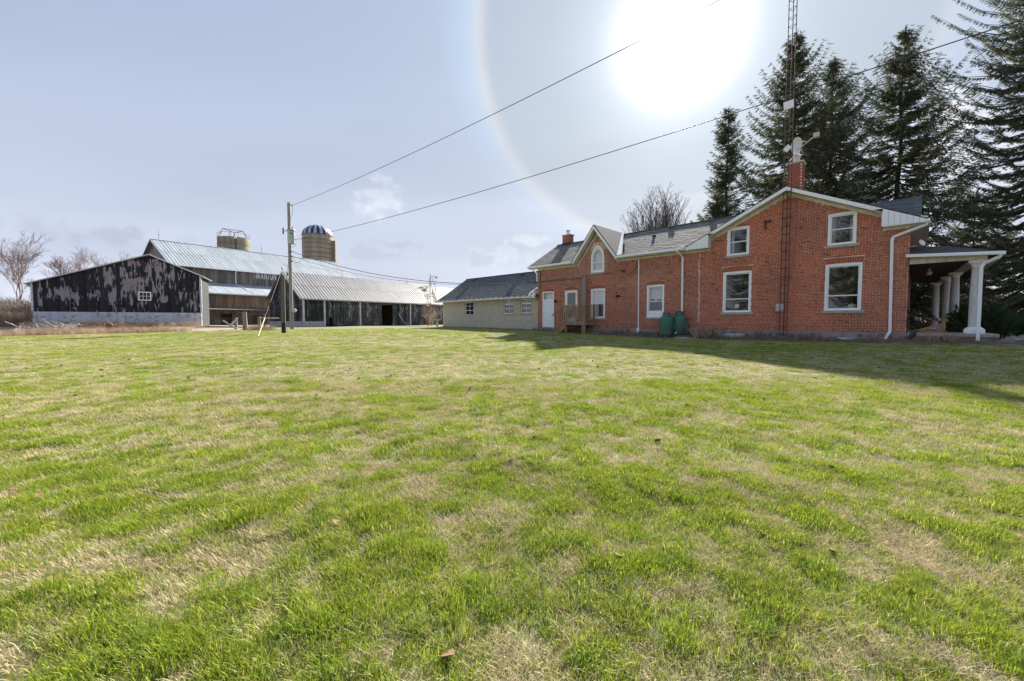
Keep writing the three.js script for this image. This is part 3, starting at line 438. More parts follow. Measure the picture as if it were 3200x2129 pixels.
  part('gutter', [bev(20.70, 20.82, 5.44, 5.58, -12.7, z0 + 0.02, 0.02)], mat.gutter, mr);
  part('gutter_end', bev(10.98, 11.24, 5.56, 5.72, z0 + 0.022, z0 + 0.13), mat.gutter, mr);
  // cross gable on the far side
  const cg = part('cross_gable_roof', [slab([V(17, 5.52, -1.494), V(20.55, 5.52, -1.494), V(20.55, 7.52, -4.4), V(16.9, 7.52, -4.4)], 0.06), slab([V(16.9, 7.52, -4.4), V(20.55, 7.52, -4.4), V(20.55, 6.35, -6.1), V(17, 6.35, -6.1)], 0.06)], mat.deck, house);
  shingles(cg, 'shingles', V(17, 5.525, -1.48), V(1, 0, 0), nrm(V(0, 2.0, -2.906)), 3.57, 3.53, null, blueShingle, 0.145, 0.32);
  part('gable_wall', poly([[-6.0, 5.5], [-2.8, 5.5], [-2.8, 6.3], [-4.4, 7.4], [-6.0, 6.3]].map(([z, y]) => [-z, y]), 0, 0.05).rotateY(Math.PI / 2).translate(20.3, 0, 0), mat.trim, cg);
  // chimney on the ridge
  const cb = [], r = rng(31); for (let j = 0; j < 21; j++) for (let i = 0; i < 3; i++) for (const face of [0, 1, 2]) { const y0 = 7.62 + j * 0.0725, c = [mix(0.34, 0.46, r()), mix(0.095, 0.14, r()), 0.07], off = (j % 2) * 0.1, a = clamp(15.83 + i * 0.21 - off, 15.83, 16.43), b = clamp(15.83 + (i + 1) * 0.21 - off - 0.012, 15.83, 16.43); if (b - a < 0.03) continue; if (face === 0) cb.push(tint(bx(a, b, y0, y0 + 0.06, -0.31, -0.295), ...c)); if (face === 1) cb.push(tint(bx(16.43, 16.445, y0, y0 + 0.06, -0.31 - (b - 15.83), -0.31 - (a - 15.83)), ...c)); if (face === 2) cb.push(tint(bx(15.815, 15.83, y0, y0 + 0.06, -0.31 - (b - 15.83), -0.31 - (a - 15.83)), ...c)); }
  const ch = part('chimney', [bx(15.83, 16.43, 7.4, 9.14, -0.91, -0.31)], mat.mortar, mr);
  stuff(part('chimney_brickwork', cb, mat.brick, mr));
  part('chimney_cap', [bev(15.78, 16.48, 9.14, 9.22, -0.96, -0.26), rod(V(16.13, 9.22, -0.6), V(16.13, 9.50, -0.6), 0.14, 0.14, 16), rod(V(16.13, 9.50, -0.6), V(16.13, 9.56, -0.6), 0.19, 0.17, 16)], M(0.52, 0.50, 0.47), mr);
}
// rainwater pipes, conduit and wall fittings
{
  const pipe = (pts, w, name) => { const g = []; for (let i = 0; i + 1 < pts.length; i++) g.push(bar(pts[i], pts[i + 1], w, w * 0.75)); for (let i = 1; i + 1 < pts.length; i++) { const s = new THREE.SphereGeometry(w * 0.56, 8, 6); s.translate(pts[i].x, pts[i].y, pts[i].z); g.push(metre(s)); } return part(name, g, mat.gutter, house); };
  pipe([V(20.76, 5.46, 0.40), V(20.70, 5.36, 0.30), V(19.76, 5.04, 0.08), V(19.72, 4.9, 0.075), V(19.77, 1.10, 0.075), V(19.60, 0.68, 0.36)], 0.10, 'downspout');
  pipe([V(10.80, 5.52, 0.50), V(10.80, 5.45, 0.48), V(10.95, 5.18, 0.08), V(10.97, 1.40, 0.075), V(11.25, 1.28, 0.2), V(10.92, 0.82, 0.85)], 0.10, 'downspout');
  pipe([V(-0.22, 5.52, 0.42), V(-0.22, 5.44, 0.40), V(-0.06, 5.10, 0.06), V(-0.05, 4.5, 0.05)], 0.09, 'downspout');
  pipe([V(8.25, 5.30, 0.04), V(8.28, 1.06, 0.04)], 0.06, 'conduit');
  part('meter_box', bev(8.20, 8.37, 0.80, 1.08, 0.014, 0.12), mat.gutter, house);
  part('utility_box', [bev(15.60, 15.92, 1.99, 2.36, 0.05, 0.16), bev(15.63, 15.80, 2.03, 2.32, 0.16, 0.18)], M(0.50, 0.50, 0.49, { roughness: 0.5 }), house);
  part('cable', tube([V(0.10, 5.36, 0.03), V(0.24, 5.22, 0.03), V(0.25, 4.2, 0.03), V(0.22, 3.75, 0.03), V(0.0, 3.25, 0.03), V(-0.08, 3.1, 0.03)], 0.022), mat.black, house);
  part('cable', tube([V(11.95, 1.2, 0.03), V(12.2, 1.37, 0.03), V(13, 1.37, 0.03), V(14.4, 1.375, 0.03), V(16, 1.38, 0.06), V(17, 1.375, 0.03)], 0.011), M(0.55, 0.45, 0.4), house);
  part('service_bracket', [rod(V(7.2, 4.72, 0.02), V(7.2, 4.72, 0.30), 0.02), bx(7.05, 7.35, 4.68, 4.76, 0.013, 0.05), tube([V(7.2, 4.72, 0.3), V(7.6, 4.45, 0.2), V(8.0, 4.7, 0.1), V(8.2, 5.2, 0.06)], 0.014)], mat.black, house);
  part('wall_lamp', [bx(1.72, 1.82, 2.88, 3.06, 0.012, 0.05), rod(V(1.77, 3.02, 0.04), V(1.77, 3.02, 0.16), 0.02), rod(V(1.77, 2.84, 0.15), V(1.77, 3.04, 0.15), 0.05, 0.09, 8)], mat.black, house);
  part('wall_lamp', [bx(6.80, 6.94, 3.08, 3.20, 0.012, 0.05), rod(V(6.87, 3.16, 0.05), V(6.84, 3.10, 0.22), 0.06, 0.08, 10)], mat.black, house);
  part('antenna_bracket', [bx(15.0, 15.06, 6.10, 6.55, 0.012, 0.09), bx(14.97, 15.09, 6.42, 6.5, 0.012, 0.12), rod(V(15.05, 6.4, 0.08), V(15.24, 6.44, 0.22), 0.025), bx(15.2, 15.3, 6.38, 6.5, 0.18, 0.28)], mat.rust, house);
}
// porch on the front of the house (seen end-on)
{
  const F = 1.02;
  const fl = part('porch_floor', [bev(20.28, 22.78, F - 0.13, F, -12.6, 0.10, 0.015), bx(20.32, 22.62, 0.2, F - 0.13, -12.5, -0.05)], mat.conc, house);
  part('porch_step', bx(20.30, 22.4, 0.4, F - 0.3, -0.05, 0.03), mat.conc, fl);
  const cols = [[22.16, -0.28], [21.83, -5.4], [21.64, -7.7], [21.36, -12.1]];
  for (const [cx, z] of cols) {
    const p = []; for (let i = 0; i <= 14; i++) { const t = i / 14; p.push(new THREE.Vector2(0.165 - 0.028 * t * t + 0.006 * Math.sin(t * Math.PI), mix(1.28, 3.62, t))); }
    const g = new THREE.LatheGeometry(p, 28); g.translate(cx, 0, z); const c = part('column', g, M(0.78, 0.78, 0.77, { map: tConc, roughness: 0.75 }), house);
    const b = new THREE.LatheGeometry([[0.25, 1.20], [0.25, 1.23], [0.20, 1.27], [0.17, 1.29]].map((q) => new THREE.Vector2(...q)), 28); b.translate(cx, 0, z);
    part('column_base', [bev(cx - 0.27, cx + 0.27, F + 0.002, 1.20, z - 0.27, z + 0.27, 0.015), metre(b)], mat.trim, c);
    const k = new THREE.LatheGeometry([[0.138, 3.60], [0.15, 3.64], [0.15, 3.67], [0.21, 3.74], [0.21, 3.76]].map((q) => new THREE.Vector2(...q)), 28); k.translate(cx, 0, z);
    part('capital', [metre(k), bev(cx - 0.24, cx + 0.24, 3.76, 3.84, z - 0.24, z + 0.24, 0.01)], mat.trim, c);
  }
  const beam = part('porch_beam', slab([V(22.02, 4.10, -0.02), V(22.40, 4.10, -0.02), V(21.76, 4.10, -12.4), V(21.38, 4.10, -12.4)], 0.258), mat.soffit, house);
  for (let i = 0; i < 8; i++) part('beam_panel', poly([[mix(20.27, 22.4, i / 8) + 0.003, 3.86 - 0.0 * i], [mix(20.27, 22.4, (i + 1) / 8) - 0.003, 3.86], [mix(20.27, 22.4, (i + 1) / 8) - 0.003, 4.09], [mix(20.27, 22.4, i / 8) + 0.003, 4.09]], -0.20, -0.018), mat.soffit, beam);
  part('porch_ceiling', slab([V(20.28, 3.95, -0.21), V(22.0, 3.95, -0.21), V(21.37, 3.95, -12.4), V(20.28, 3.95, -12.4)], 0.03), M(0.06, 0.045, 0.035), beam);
  const pr = part('porch_roof', faces([[V(20.2, 4.21, 0.24), V(22.72, 4.08, 0.24), V(21.3, 4.66, -1.4), V(20.26, 4.74, -1.4)], [V(22.72, 4.08, 0.24), V(22.72, 4.08, -12.8), V(21.3, 4.66, -12.8), V(21.3, 4.66, -1.4)], [V(20.26, 4.74, -1.4), V(21.3, 4.66, -1.4), V(21.3, 4.66, -12.8), V(20.26, 4.74, -12.8)], [V(20.2, 4.11, 0.24), V(20.2, 4.11, -12.8), V(22.72, 4.07, -12.8), V(22.72, 4.07, 0.24)]]), M(0.075, 0.07, 0.075, { map: tGrainFine, side: THREE.DoubleSide }), house);
  part('gutter', [(() => { const g = bev(20.16, 22.78, 0, 0.13, 0.24, 0.35, 0.02); const p = g.attributes.position; for (let i = 0; i < p.count; i++) p.setY(i, p.getY(i) + 4.11 - (p.getX(i) - 20.16) * 0.062); return metre(g); })(), bev(22.70, 22.81, 3.96, 4.08, -12.8, 0.24, 0.02)], mat.gutter, pr);
  part('soffit', bx(20.28, 22.7, 4.05, 4.068, -0.19, 0.23), M(0.70, 0.58, 0.42), pr);
  const pts = [V(22.70, 3.98, 0.22), V(22.66, 3.88, 0.18), V(22.30, 3.68, 0.02), V(22.24, 3.56, 0.02), V(22.24, 0.70, 0.05)]; pts.forEach((p) => { p.z += 0.08; });
  const g = []; for (let i = 0; i + 1 < pts.length; i++) g.push(bar(pts[i], pts[i + 1], 0.10, 0.075)); part('downspout', g, mat.gutter, house);
  const lamp = new THREE.SphereGeometry(0.11, 14, 10); lamp.translate(20.9, 3.72, -3.2); part('porch_lamp', [metre(lamp), rod(V(20.9, 3.8, -3.2), V(20.9, 3.92, -3.2), 0.05)], M(0.6, 0.58, 0.54), house);
  part('drain_pipe', bar(V(20.52, 1.02, 0.10), V(20.18, 0.60, 0.34), 0.13, 0.13), mat.black, house);
  const dish = new THREE.SphereGeometry(0.22, 16, 6, 0, Math.PI * 2, 0, 0.7); dish.rotateX(1.2); dish.rotateY(0.9); dish.translate(20.5, 4.75, -0.9); part('eave_floodlight', [metre(dish), rod(V(20.25, 4.7, -0.9), V(20.5, 4.7, -0.9), 0.02)], mat.whitePlastic, house);
}
// galvanised window wells
for (const [x0, x1, y, lab] of [[12.75, 14.35, 0.86, 'corrugated galvanised window well below the left gable windows'], [17.9, 18.75, 0.78, 'corrugated galvanised window well below the right gable windows']]) {
  const w = thing('window_well', lab, 'window well', [HO[0], 0, -HO[1]], house.rotation.y, 'basement window wells'); const pts = [];
  for (let i = 0; i <= 16; i++) { const a = Math.PI * i / 16; pts.push([mix(x0, x1, 0.5) - Math.cos(a) * (x1 - x0) / 2, 0.04 + Math.sin(a) * 0.5]); }
  for (let k = 0; k < 4; k++) { const g = new THREE.TubeGeometry(new THREE.CatmullRomCurve3(pts.map(([x, z]) => V(x, y - k * 0.055, z))), 40, 0.028, 6); part('corrugation', g, mat.galv, w); }
}

// ---------------------------------------------------------------- concrete block annex
const annex = thing('block_annex', 'low grey concrete block annex with shingled roof, left of the brick house', 'outbuilding', [HO[0], 0, -HO[1]], house.rotation.y);
{
  const z = -0.10, ops = [[-8.93, -7.73, 2.08, 3.24], [-3.85, -2.69, 2.14, 3.28], [-1.93, -0.78, 2.15, 3.28]], r = rng(61);
  const wall = part('wall', [poly([[-12.33, 0.6], [-0.03, 0.6], [-0.03, 3.42], [-12.33, 3.36]], z - 0.2, z, ops.map(([a, b, c, d]) => [[a, c], [b, c], [b, d], [a, d]]))], M(0.50, 0.455, 0.385, { roughness: 0.95 }), annex);
  part('rear_wall', [bx(-12.33, -0.03, 0.6, 3.3, -7.2, -7.0), bx(-0.2, -0.03, 0.6, 3.3, -7, z - 0.21)], mat.conc, annex);
  part('end_wall', poly([[0.101, 0.6], [7.2, 0.6], [7.2, 3.3], [3.5, 5.75], [0.101, 3.45]], 0, 0.2).rotateY(Math.PI / 2).translate(-12.329, 0, 0), M(0.40, 0.25, 0.20, { map: tConc }), annex);
  part('floor', bx(-12.1, -0.3, 0.7, 0.8, -6.9, -0.35), mat.inner, annex);
  const mats = [0.95, 0.99, 1.02, 1.06].map((k) => M(0.47 * k, 0.425 * k, 0.355 * k, { roughness: 0.95 })), cache = new Map(); let n = 0; const rest = [];
  for (let j = 0; j < 13; j++) { const y0 = 0.82 + j * 0.2; for (let i = -1; i < 31; i++) { const x0 = Math.max(-12.33 + i * 0.4 + (j % 2) * 0.2, -12.325), x1 = Math.min(-12.33 + (i + 1) * 0.4 + (j % 2) * 0.2, -0.04); if (x1 - x0 < 0.06) continue; let segs = [[x0, x1]]; for (const [a, b, c, d] of ops) if (y0 + 0.2 > c && y0 < d) segs = segs.flatMap(([p, q]) => q <= a || p >= b ? [[p, q]] : [[p, Math.min(q, a)], [Math.max(p, b), q]].filter(([s, t]) => t - s > 0.05));
    for (const [p, q] of segs) { const h = Math.min(0.2, 3.36 - y0); if (h < 0.05) continue; const w = q - p - 0.010, key = Math.round(w * 100) + '_' + Math.round(h * 100); if (!cache.has(key)) cache.set(key, bx(-w / 2, w / 2, 0.005, h - 0.005, -0.01, 0.003)); n++; if (n <= 300) part('concrete_block', cache.get(key), mats[Math.floor(r() * 4)], wall).position.set((p + q) / 2, y0, z); else rest.push(cache.get(key).clone().translate((p + q) / 2, y0, z)); } } }
  if (rest.length) stuff(part('upper_blocks', rest, mats[1], wall));
  for (const [a, b, c, d] of ops) {
    const w = part('window', [bx(a, a + 0.05, c, d, z - 0.14, z - 0.09), bx(b - 0.05, b, c, d, z - 0.14, z - 0.09), bx(a + 0.05, b - 0.05, d - 0.05, d, z - 0.14, z - 0.09), bx(a + 0.05, b - 0.05, c, c + 0.05, z - 0.14, z - 0.09)], mat.trim, annex), mx = (a + b) / 2;
    const h1 = c + (d - c) * 0.36, h2 = c + (d - c) * 0.69;
    part('muntin', [bx(mx - 0.016, mx + 0.016, c + 0.05, h1 - 0.024, z - 0.135, z - 0.095), bx(mx - 0.016, mx + 0.016, h1 + 0.024, h2 - 0.014, z - 0.135, z - 0.095), bx(mx - 0.016, mx + 0.016, h2 + 0.014, d - 0.05, z - 0.135, z - 0.095), bx(a + 0.05, b - 0.05, h1 - 0.024, h1 + 0.024, z - 0.135, z - 0.092), bx(a + 0.05, b - 0.05, h2 - 0.014, h2 + 0.014, z - 0.134, z - 0.096)], mat.trim, w);
    for (const [y0, y1] of [[c + 0.05, h1 - 0.024], [h1 + 0.024, h2 - 0.014], [h2 + 0.014, d - 0.05]]) for (const [x0, x1] of [[a + 0.05, mx - 0.016], [mx + 0.016, b - 0.05]]) part('pane', bx(x0, x1, y0, y1, z - 0.117, z - 0.115), mat.glass, w);
    part('sill', bev(a - 0.13, b + 0.10, c - 0.10, c - 0.002, z - 0.14, z + 0.06, 0.008), mat.sill, w);
  }
  const E = 3.40, R = 5.86, z0 = 0.36, zr = -3.5;
  const rf = part('roof', [slab([V(-12.75, E, z0), V(-0.03, E, z0), V(-0.03, R, zr), V(-12.75, R, zr)], 0.06), slab([V(-12.75, R, zr), V(-0.03, R, zr), V(-0.03, E, -7.5), V(-12.75, E, -7.5)], 0.06)], mat.deck, annex), sl = V(0, R - E, zr - z0);
  shingles(rf, 'shingles', V(-12.78, E + 0.005, z0 + 0.02), V(1, 0, 0), sl.clone().normalize(), 12.74, sl.length(), null, blueShingle);
  part('ridge_cap', slab([V(-12.78, R + 0.03, zr + 0.14), V(-0.03, R + 0.03, zr + 0.14), V(-0.03, R + 0.035, zr - 0.14), V(-12.78, R + 0.035, zr - 0.14)], 0.04), M(0.13, 0.135, 0.145, { map: tGrainFine }), rf);
  part('soffit', bx(-12.7, -0.04, 3.335, 3.36, z + 0.007, z0), mat.soffit, rf);
  part('gutter', [bev(-12.8, -0.35, 3.30, 3.415, z0, z0 + 0.11, 0.02)], M(0.66, 0.66, 0.64, { roughness: 0.45 }), rf);
  for (let i = 0; i < 20; i++) part('gutter_strap', bar(V(-12.4 + i * 0.62, 3.42, z0 + 0.10), V(-12.4 + i * 0.62 + 0.05, 3.52, z0 - 0.14), 0.03, 0.012), mat.gutter, rf);
  part('downspout', [bar(V(-0.02, 4.05, 0.10), V(-0.55, 3.66, 0.30), 0.08), bar(V(-0.55, 3.66, 0.30), V(-0.62, 3.44, 0.38), 0.08)], mat.gutter, rf);
  part('eave_box', poly([[-0.35, 3.30], [-0.03, 3.30], [-0.03, 3.72], [-0.10, 3.72], [-0.35, 3.46]], z0 - 0.1, z0 + 0.02), mat.trim, rf);
  for (const s of [-11.2, -4.6]) { const t = 0.90, p = V(s, E, z0).addScaledVector(sl, t); part('roof_vent', bx(s - 0.24, s + 0.24, p.y + 0.02, p.y + 0.2, p.z - 0.18, p.z + 0.14), M(0.10, 0.10, 0.11), rf); }
}
console.log('house built');

// ---------------------------------------------------------------- farm buildings
// boards in the x,y plane of a wall; uv in metres of the wall, so that one paint texture runs across all of them
function plank(name, x0, x1, yb, tl, tr, z0, z1, m, parent) {
  const A = V(x0, yb, z1), B = V(x1, yb, z1), C = V(x1, tr, z1), E = V(x0, tl, z1), a = V(x0, yb, z0), b = V(x1, yb, z0), c = V(x1, tr, z0), e = V(x0, tl, z0);
  return part(name, faces([[A, B, C, E], [b, a, e, c], [a, A, E, e], [B, b, c, C], [E, C, c, e], [a, b, B, A]]), m, parent);
}
const tStreak = tex(512, 512, (u, v) => { const a = tf(u, v, 90, 6, 4, 11), b = tf(u, v, 30, 10, 4, 12), c = tf(u, v, 7, 3, 3, 13), p = sst(0.60, 0.74, a * 0.6 + b * 0.45 + (c - 0.5) * 0.35); const k = mix(0.10 + 0.08 * b, 0.95, p); return [k, k, k * 1.02]; }, 2.6, 3.4, true);
const woodTones = (base, n, seed, o = {}) => { const r = rng(seed); return Array.from({ length: n }, () => { const k = 0.75 + 0.5 * r(), w = (r() - 0.5) * 0.12; return M(base[0] * k * (1 + w), base[1] * k, base[2] * k * (1 - w), { map: tWood, roughness: 0.95, ...o }); }); };
// ribbed metal roof: sheets laid side by side from eave to ridge
function ribSheet(w, len, pitch = 0.4, h = 0.03) {
  const prof = [[0, 0]]; for (let x = pitch / 2; x < w; x += pitch) prof.push([x - 0.03, 0], [x - 0.015, h], [x + 0.015, h], [x + 0.03, 0]); prof.push([w, 0]);
  const f = []; for (let i = 0; i + 1 < prof.length; i++) { const [a, p] = prof[i], [b, q] = prof[i + 1]; f.push([V(a, p, 0), V(b, q, 0), V(b, q, -len), V(a, p, -len)]); }
  f.push([V(0, -0.012, -len), V(w, -0.012, -len), V(w, -0.012, 0), V(0, -0.012, 0)], [V(0, -0.012, 0), V(w, -0.012, 0), V(w, 0, 0), V(0, 0, 0)]);
  const g = faces(f), p = g.attributes.position, uv = g.attributes.uv; for (let i = 0; i < p.count; i++) uv.setXY(i, p.getX(i), p.getZ(i)); return g;
}
const roofMats = (r0, g0, b0, seed, o = {}) => { const r = rng(seed); return Array.from({ length: 5 }, () => { const k = 0.9 + 0.2 * r(), t = tMetal.clone(); t.offset.set(r(), r()); t.needsUpdate = true; return M(r0 * k, g0 * k, b0 * k, { map: t, roughness: 0.6, metalness: 0.2, ...o }); }); };
function metalRoof(parent, x0, x1, yE, zE, yR, zR, mats, rows = 1, w = 0.8, seed = 1, name = 'roof_sheet') { // plane rising from eave (yE,zE) to ridge (yR,zR)
  const dz = zR - zE, dy = yR - yE, L = Math.hypot(dz, dy), tilt = Math.atan2(dy, Math.abs(dz)), r = rng(seed), n = Math.ceil((x1 - x0) / w), ww = (x1 - x0) / n, len = L / rows + 0.10, g = ribSheet(ww + 0.0, len);
  for (let j = 0; j < rows; j++) for (let i = 0; i < n; i++) { const o = part(name, g, mats[Math.floor(r() * mats.length)], parent), t = j / rows; const yy = mix(yE, yR, t) + 0.016 * j + 0.006 * (r() - 0.5), zz = mix(zE, zR, t);
    if (dz < 0) { o.position.set(x0 + i * ww, yy, zz); o.rotation.x = tilt; } else { o.position.set(x0 + (i + 1) * ww, yy, zz); o.rotation.set(0, Math.PI, 0); o.rotation.order = 'YXZ'; o.rotation.x = tilt; } }
}
// --- black barn with peeling paint
{
  const th = Math.asin(0.479), B = thing('black_barn', 'black painted barn with peeling patches and whitewashed foundation, far left', 'barn', [-44.3, 0, -38], th);
  const W = 12.5, top = (x) => x < 8.44 ? mix(5.06, 8.22, x / 8.44) : mix(8.22, 6.35, (x - 8.44) / (W - 8.44));
  const blobs = [[7.3, 7.3, 1.3, 0.5], [8.9, 7.0, 1.2, 0.8], [8.9, 5.9, 1.0, 0.9], [6.6, 6.4, 1.0, 0.7], [5.6, 5.6, 0.8, 1.2], [5.9, 6.4, 0.5, 0.9], [7.4, 5.6, 1.4, 0.4], [7.5, 4.9, 1.6, 0.5], [5.0, 4.0, 1.3, 0.6], [3.0, 3.9, 1.1, 0.45], [2.0, 4.2, 0.6, 0.8], [4.0, 4.0, 0.8, 0.3], [8.3, 4.3, 1.3, 1.0], [9.4, 3.8, 0.6, 0.6], [10.8, 6.3, 0.6, 0.7], [10.3, 5.6, 0.5, 1.4], [11.8, 3.4, 0.5, 1.0], [11.6, 4.2, 0.4, 0.6], [7.6, 3.4, 0.9, 0.4], [9.8, 6.2, 0.7, 0.9], [3.1, 3.4, 0.5, 0.5], [10.6, 4.2, 0.4, 0.5]];
  const tPeel = tex(1024, 512, (u, v) => {
    const x = u * 12.8, y = 2 + v * 6.4; let d = 0; for (const [bxx, by, a, b] of blobs) d = Math.max(d, 1 - 0.75 * (((x - bxx) / a) ** 2 + ((y - by) / b) ** 2));
    const bi = Math.floor(x / (12.5 / 41)), br = NT[(bi * 977 + 31) & 65535] - 0.5, n = fbm(x * 3.2 + 3 + br * 9, y * 1.0 + 8 + br * 4, 5), f = fbm(x * 14, y * 2.2, 3), seam = Math.abs(((x / 0.305) % 1) - 0.5) > 0.46 ? 0.14 * sst(0.45, 0.62, fbm(x * 1.7, y * 0.5 + 30, 3)) : 0;
    const p = sst(0.02, 0.09, d * 0.34 + (n - 0.60) * 1.2 + (f - 0.5) * 0.7 + seam * 1.3 + br * 0.22 - 0.145), g = 0.8 + 0.4 * fbm(x * 20, y * 1.5, 3), h = fbm(x * 3, y * 3 + 7, 3);
    return [mix(0.006 + 0.010 * h, 0.27 * g, p), mix(0.007 + 0.012 * h, 0.24 * g, p), mix(0.011 + 0.016 * h, 0.275 * g, p)];
  }, 12.8, 6.4, true); tPeel.offset.set(0, -2 / 6.4);
  const ms = [0, 1, 2].map((i) => M(1, 1, 1, { map: tPeel, roughness: 0.7 + 0.1 * i })), r = rng(3), n = 41;
  for (let i = 0; i < n; i++) { const a = i * W / n + 0.004, b = (i + 1) * W / n - 0.004, m = (a + b) / 2; if (a < 8.44 && b > 8.44) { plank('board', a, 8.44, 2.40, top(a), top(8.44), -0.03, 0.004 * r(), ms[i % 3], B); plank('board', 8.44, b, 2.40, top(8.44), top(b), -0.03, 0.004 * r(), ms[i % 3], B); continue; }
    const zz = 0.006 * r(), hit = b > 7.42 && a < 8.42; if (!hit) plank('board', a, b, 2.40 - 0.02 * r(), top(a), top(b), -0.03, zz, ms[i % 3], B); else { plank('board', a, b, 2.40, 3.66, 3.66, -0.03, zz, ms[i % 3], B); plank('board', a, b, 4.48, top(a), top(b), -0.03, zz, ms[i % 3], B); } }
  part('core_wall', poly([[0, 2.3], [W, 2.3], [W, 6.3], [8.44, 8.15], [0, 5.0]], -0.2, -0.032, [[[7.45, 3.68], [8.4, 3.68], [8.4, 4.46], [7.45, 4.46]]]), mat.greyWood, B);
  part('side_wall', [bx(0.001, 0.2, 1, 5.0, -5.2, -0.201), bx(W - 0.2, W - 0.001, 1, 6.3, -5.2, -0.201), bx(0.2, W - 0.2, 1, 5.2, -5.2, -5.0)], M(0.05, 0.05, 0.055, { map: tWood }), B);
  const tWash = tex(512, 256, (u, v) => { const s = sst(0.56, 0.72, tf(u, v, 24, 4, 5, 3)), q = sst(0.66, 0.75, tf(u, v, 12, 9, 4, 5)), l = sst(0.5, 0.7, tf(u, 0.5, 30, 1, 2, 9)); const k = 1 - 0.30 * s - 0.45 * q - 0.10 * l; return [k, k, k * 1.0]; }, 6.2, 1.6, true);
  part('foundation', bx(-0.03, W + 0.03, 0.7, 2.42, -0.25, 0.035), M(0.56, 0.58, 0.66, { map: tWash, roughness: 0.9, bumpMap: bGrain, bumpScale: 0.01 }), B);
  part('corner_board', bev(-0.12, 0.02, 2.43, 5.06, -0.12, 0.04), M(0.62, 0.66, 0.74, { map: tWash }), B); part('corner_board', bev(W - 0.06, W + 0.1, 2.43, 6.32, -0.12, 0.04), M(0.62, 0.66, 0.74, { map: tWash }), B);
  const rs = (x0, y0, x1, y1) => slab([V(x0, y0, 0.28), V(x1, y1, 0.28), V(x1, y1, -5.4), V(x0, y0, -5.4)], 0.09);
  const rf = part('roof', [rs(-0.5, 4.98, 8.44, 8.34), rs(8.44, 8.34, 12.85, 6.32)], M(0.45, 0.47, 0.50, { map: tMetal, metalness: 0.3, roughness: 0.5 }), B);
  const edge = (x0, y0, x1, y1) => poly([[x0, y0 - 0.10], [x1, y1 - 0.10], [x1, y1 - 0.005], [x0, y0 - 0.005]], 0.281, 0.30);
  part('verge_trim', edge(-0.5, 4.98, 8.44, 8.34), M(0.5, 0.53, 0.56, { roughness: 0.4, metalness: 0.4 }), rf); part('verge_trim', edge(8.44, 8.34, 12.85, 6.32), M(0.78, 0.80, 0.82, { roughness: 0.4 }), rf);
  const w = part('window', [bev(7.42, 7.52, 3.62, 4.52, -0.05, 0.03), bev(8.34, 8.44, 3.62, 4.52, -0.05, 0.03), bev(7.52, 8.34, 4.42, 4.52, -0.05, 0.029), bev(7.52, 8.34, 3.62, 3.72, -0.05, 0.029)], mat.trim, B);
  part('muntin', [bx(7.52, 8.34, 4.05, 4.09, -0.03, 0.015), bx(7.77, 7.81, 3.72, 4.05, -0.03, 0.014), bx(8.05, 8.09, 3.72, 4.05, -0.03, 0.014), bx(7.77, 7.81, 4.09, 4.42, -0.03, 0.014), bx(8.05, 8.09, 4.09, 4.42, -0.03, 0.014)], mat.trim, w);
  for (const [y0, y1] of [[3.72, 4.05], [4.09, 4.42]]) for (const [x0, x1] of [[7.52, 7.77], [7.81, 8.05], [8.09, 8.34]]) part('pane', bx(x0, x1, y0, y1, -0.012, -0.010), mat.glass, w);
  part('hanging_door', bx(-0.45, -0.14, 3.4, 4.75, -0.9, -0.8), M(0.20, 0.13, 0.09, { map: tWood }), B); part('door_track', bx(-0.5, -0.1, 4.75, 4.85, -3.5, -0.3), mat.rust, B);
}
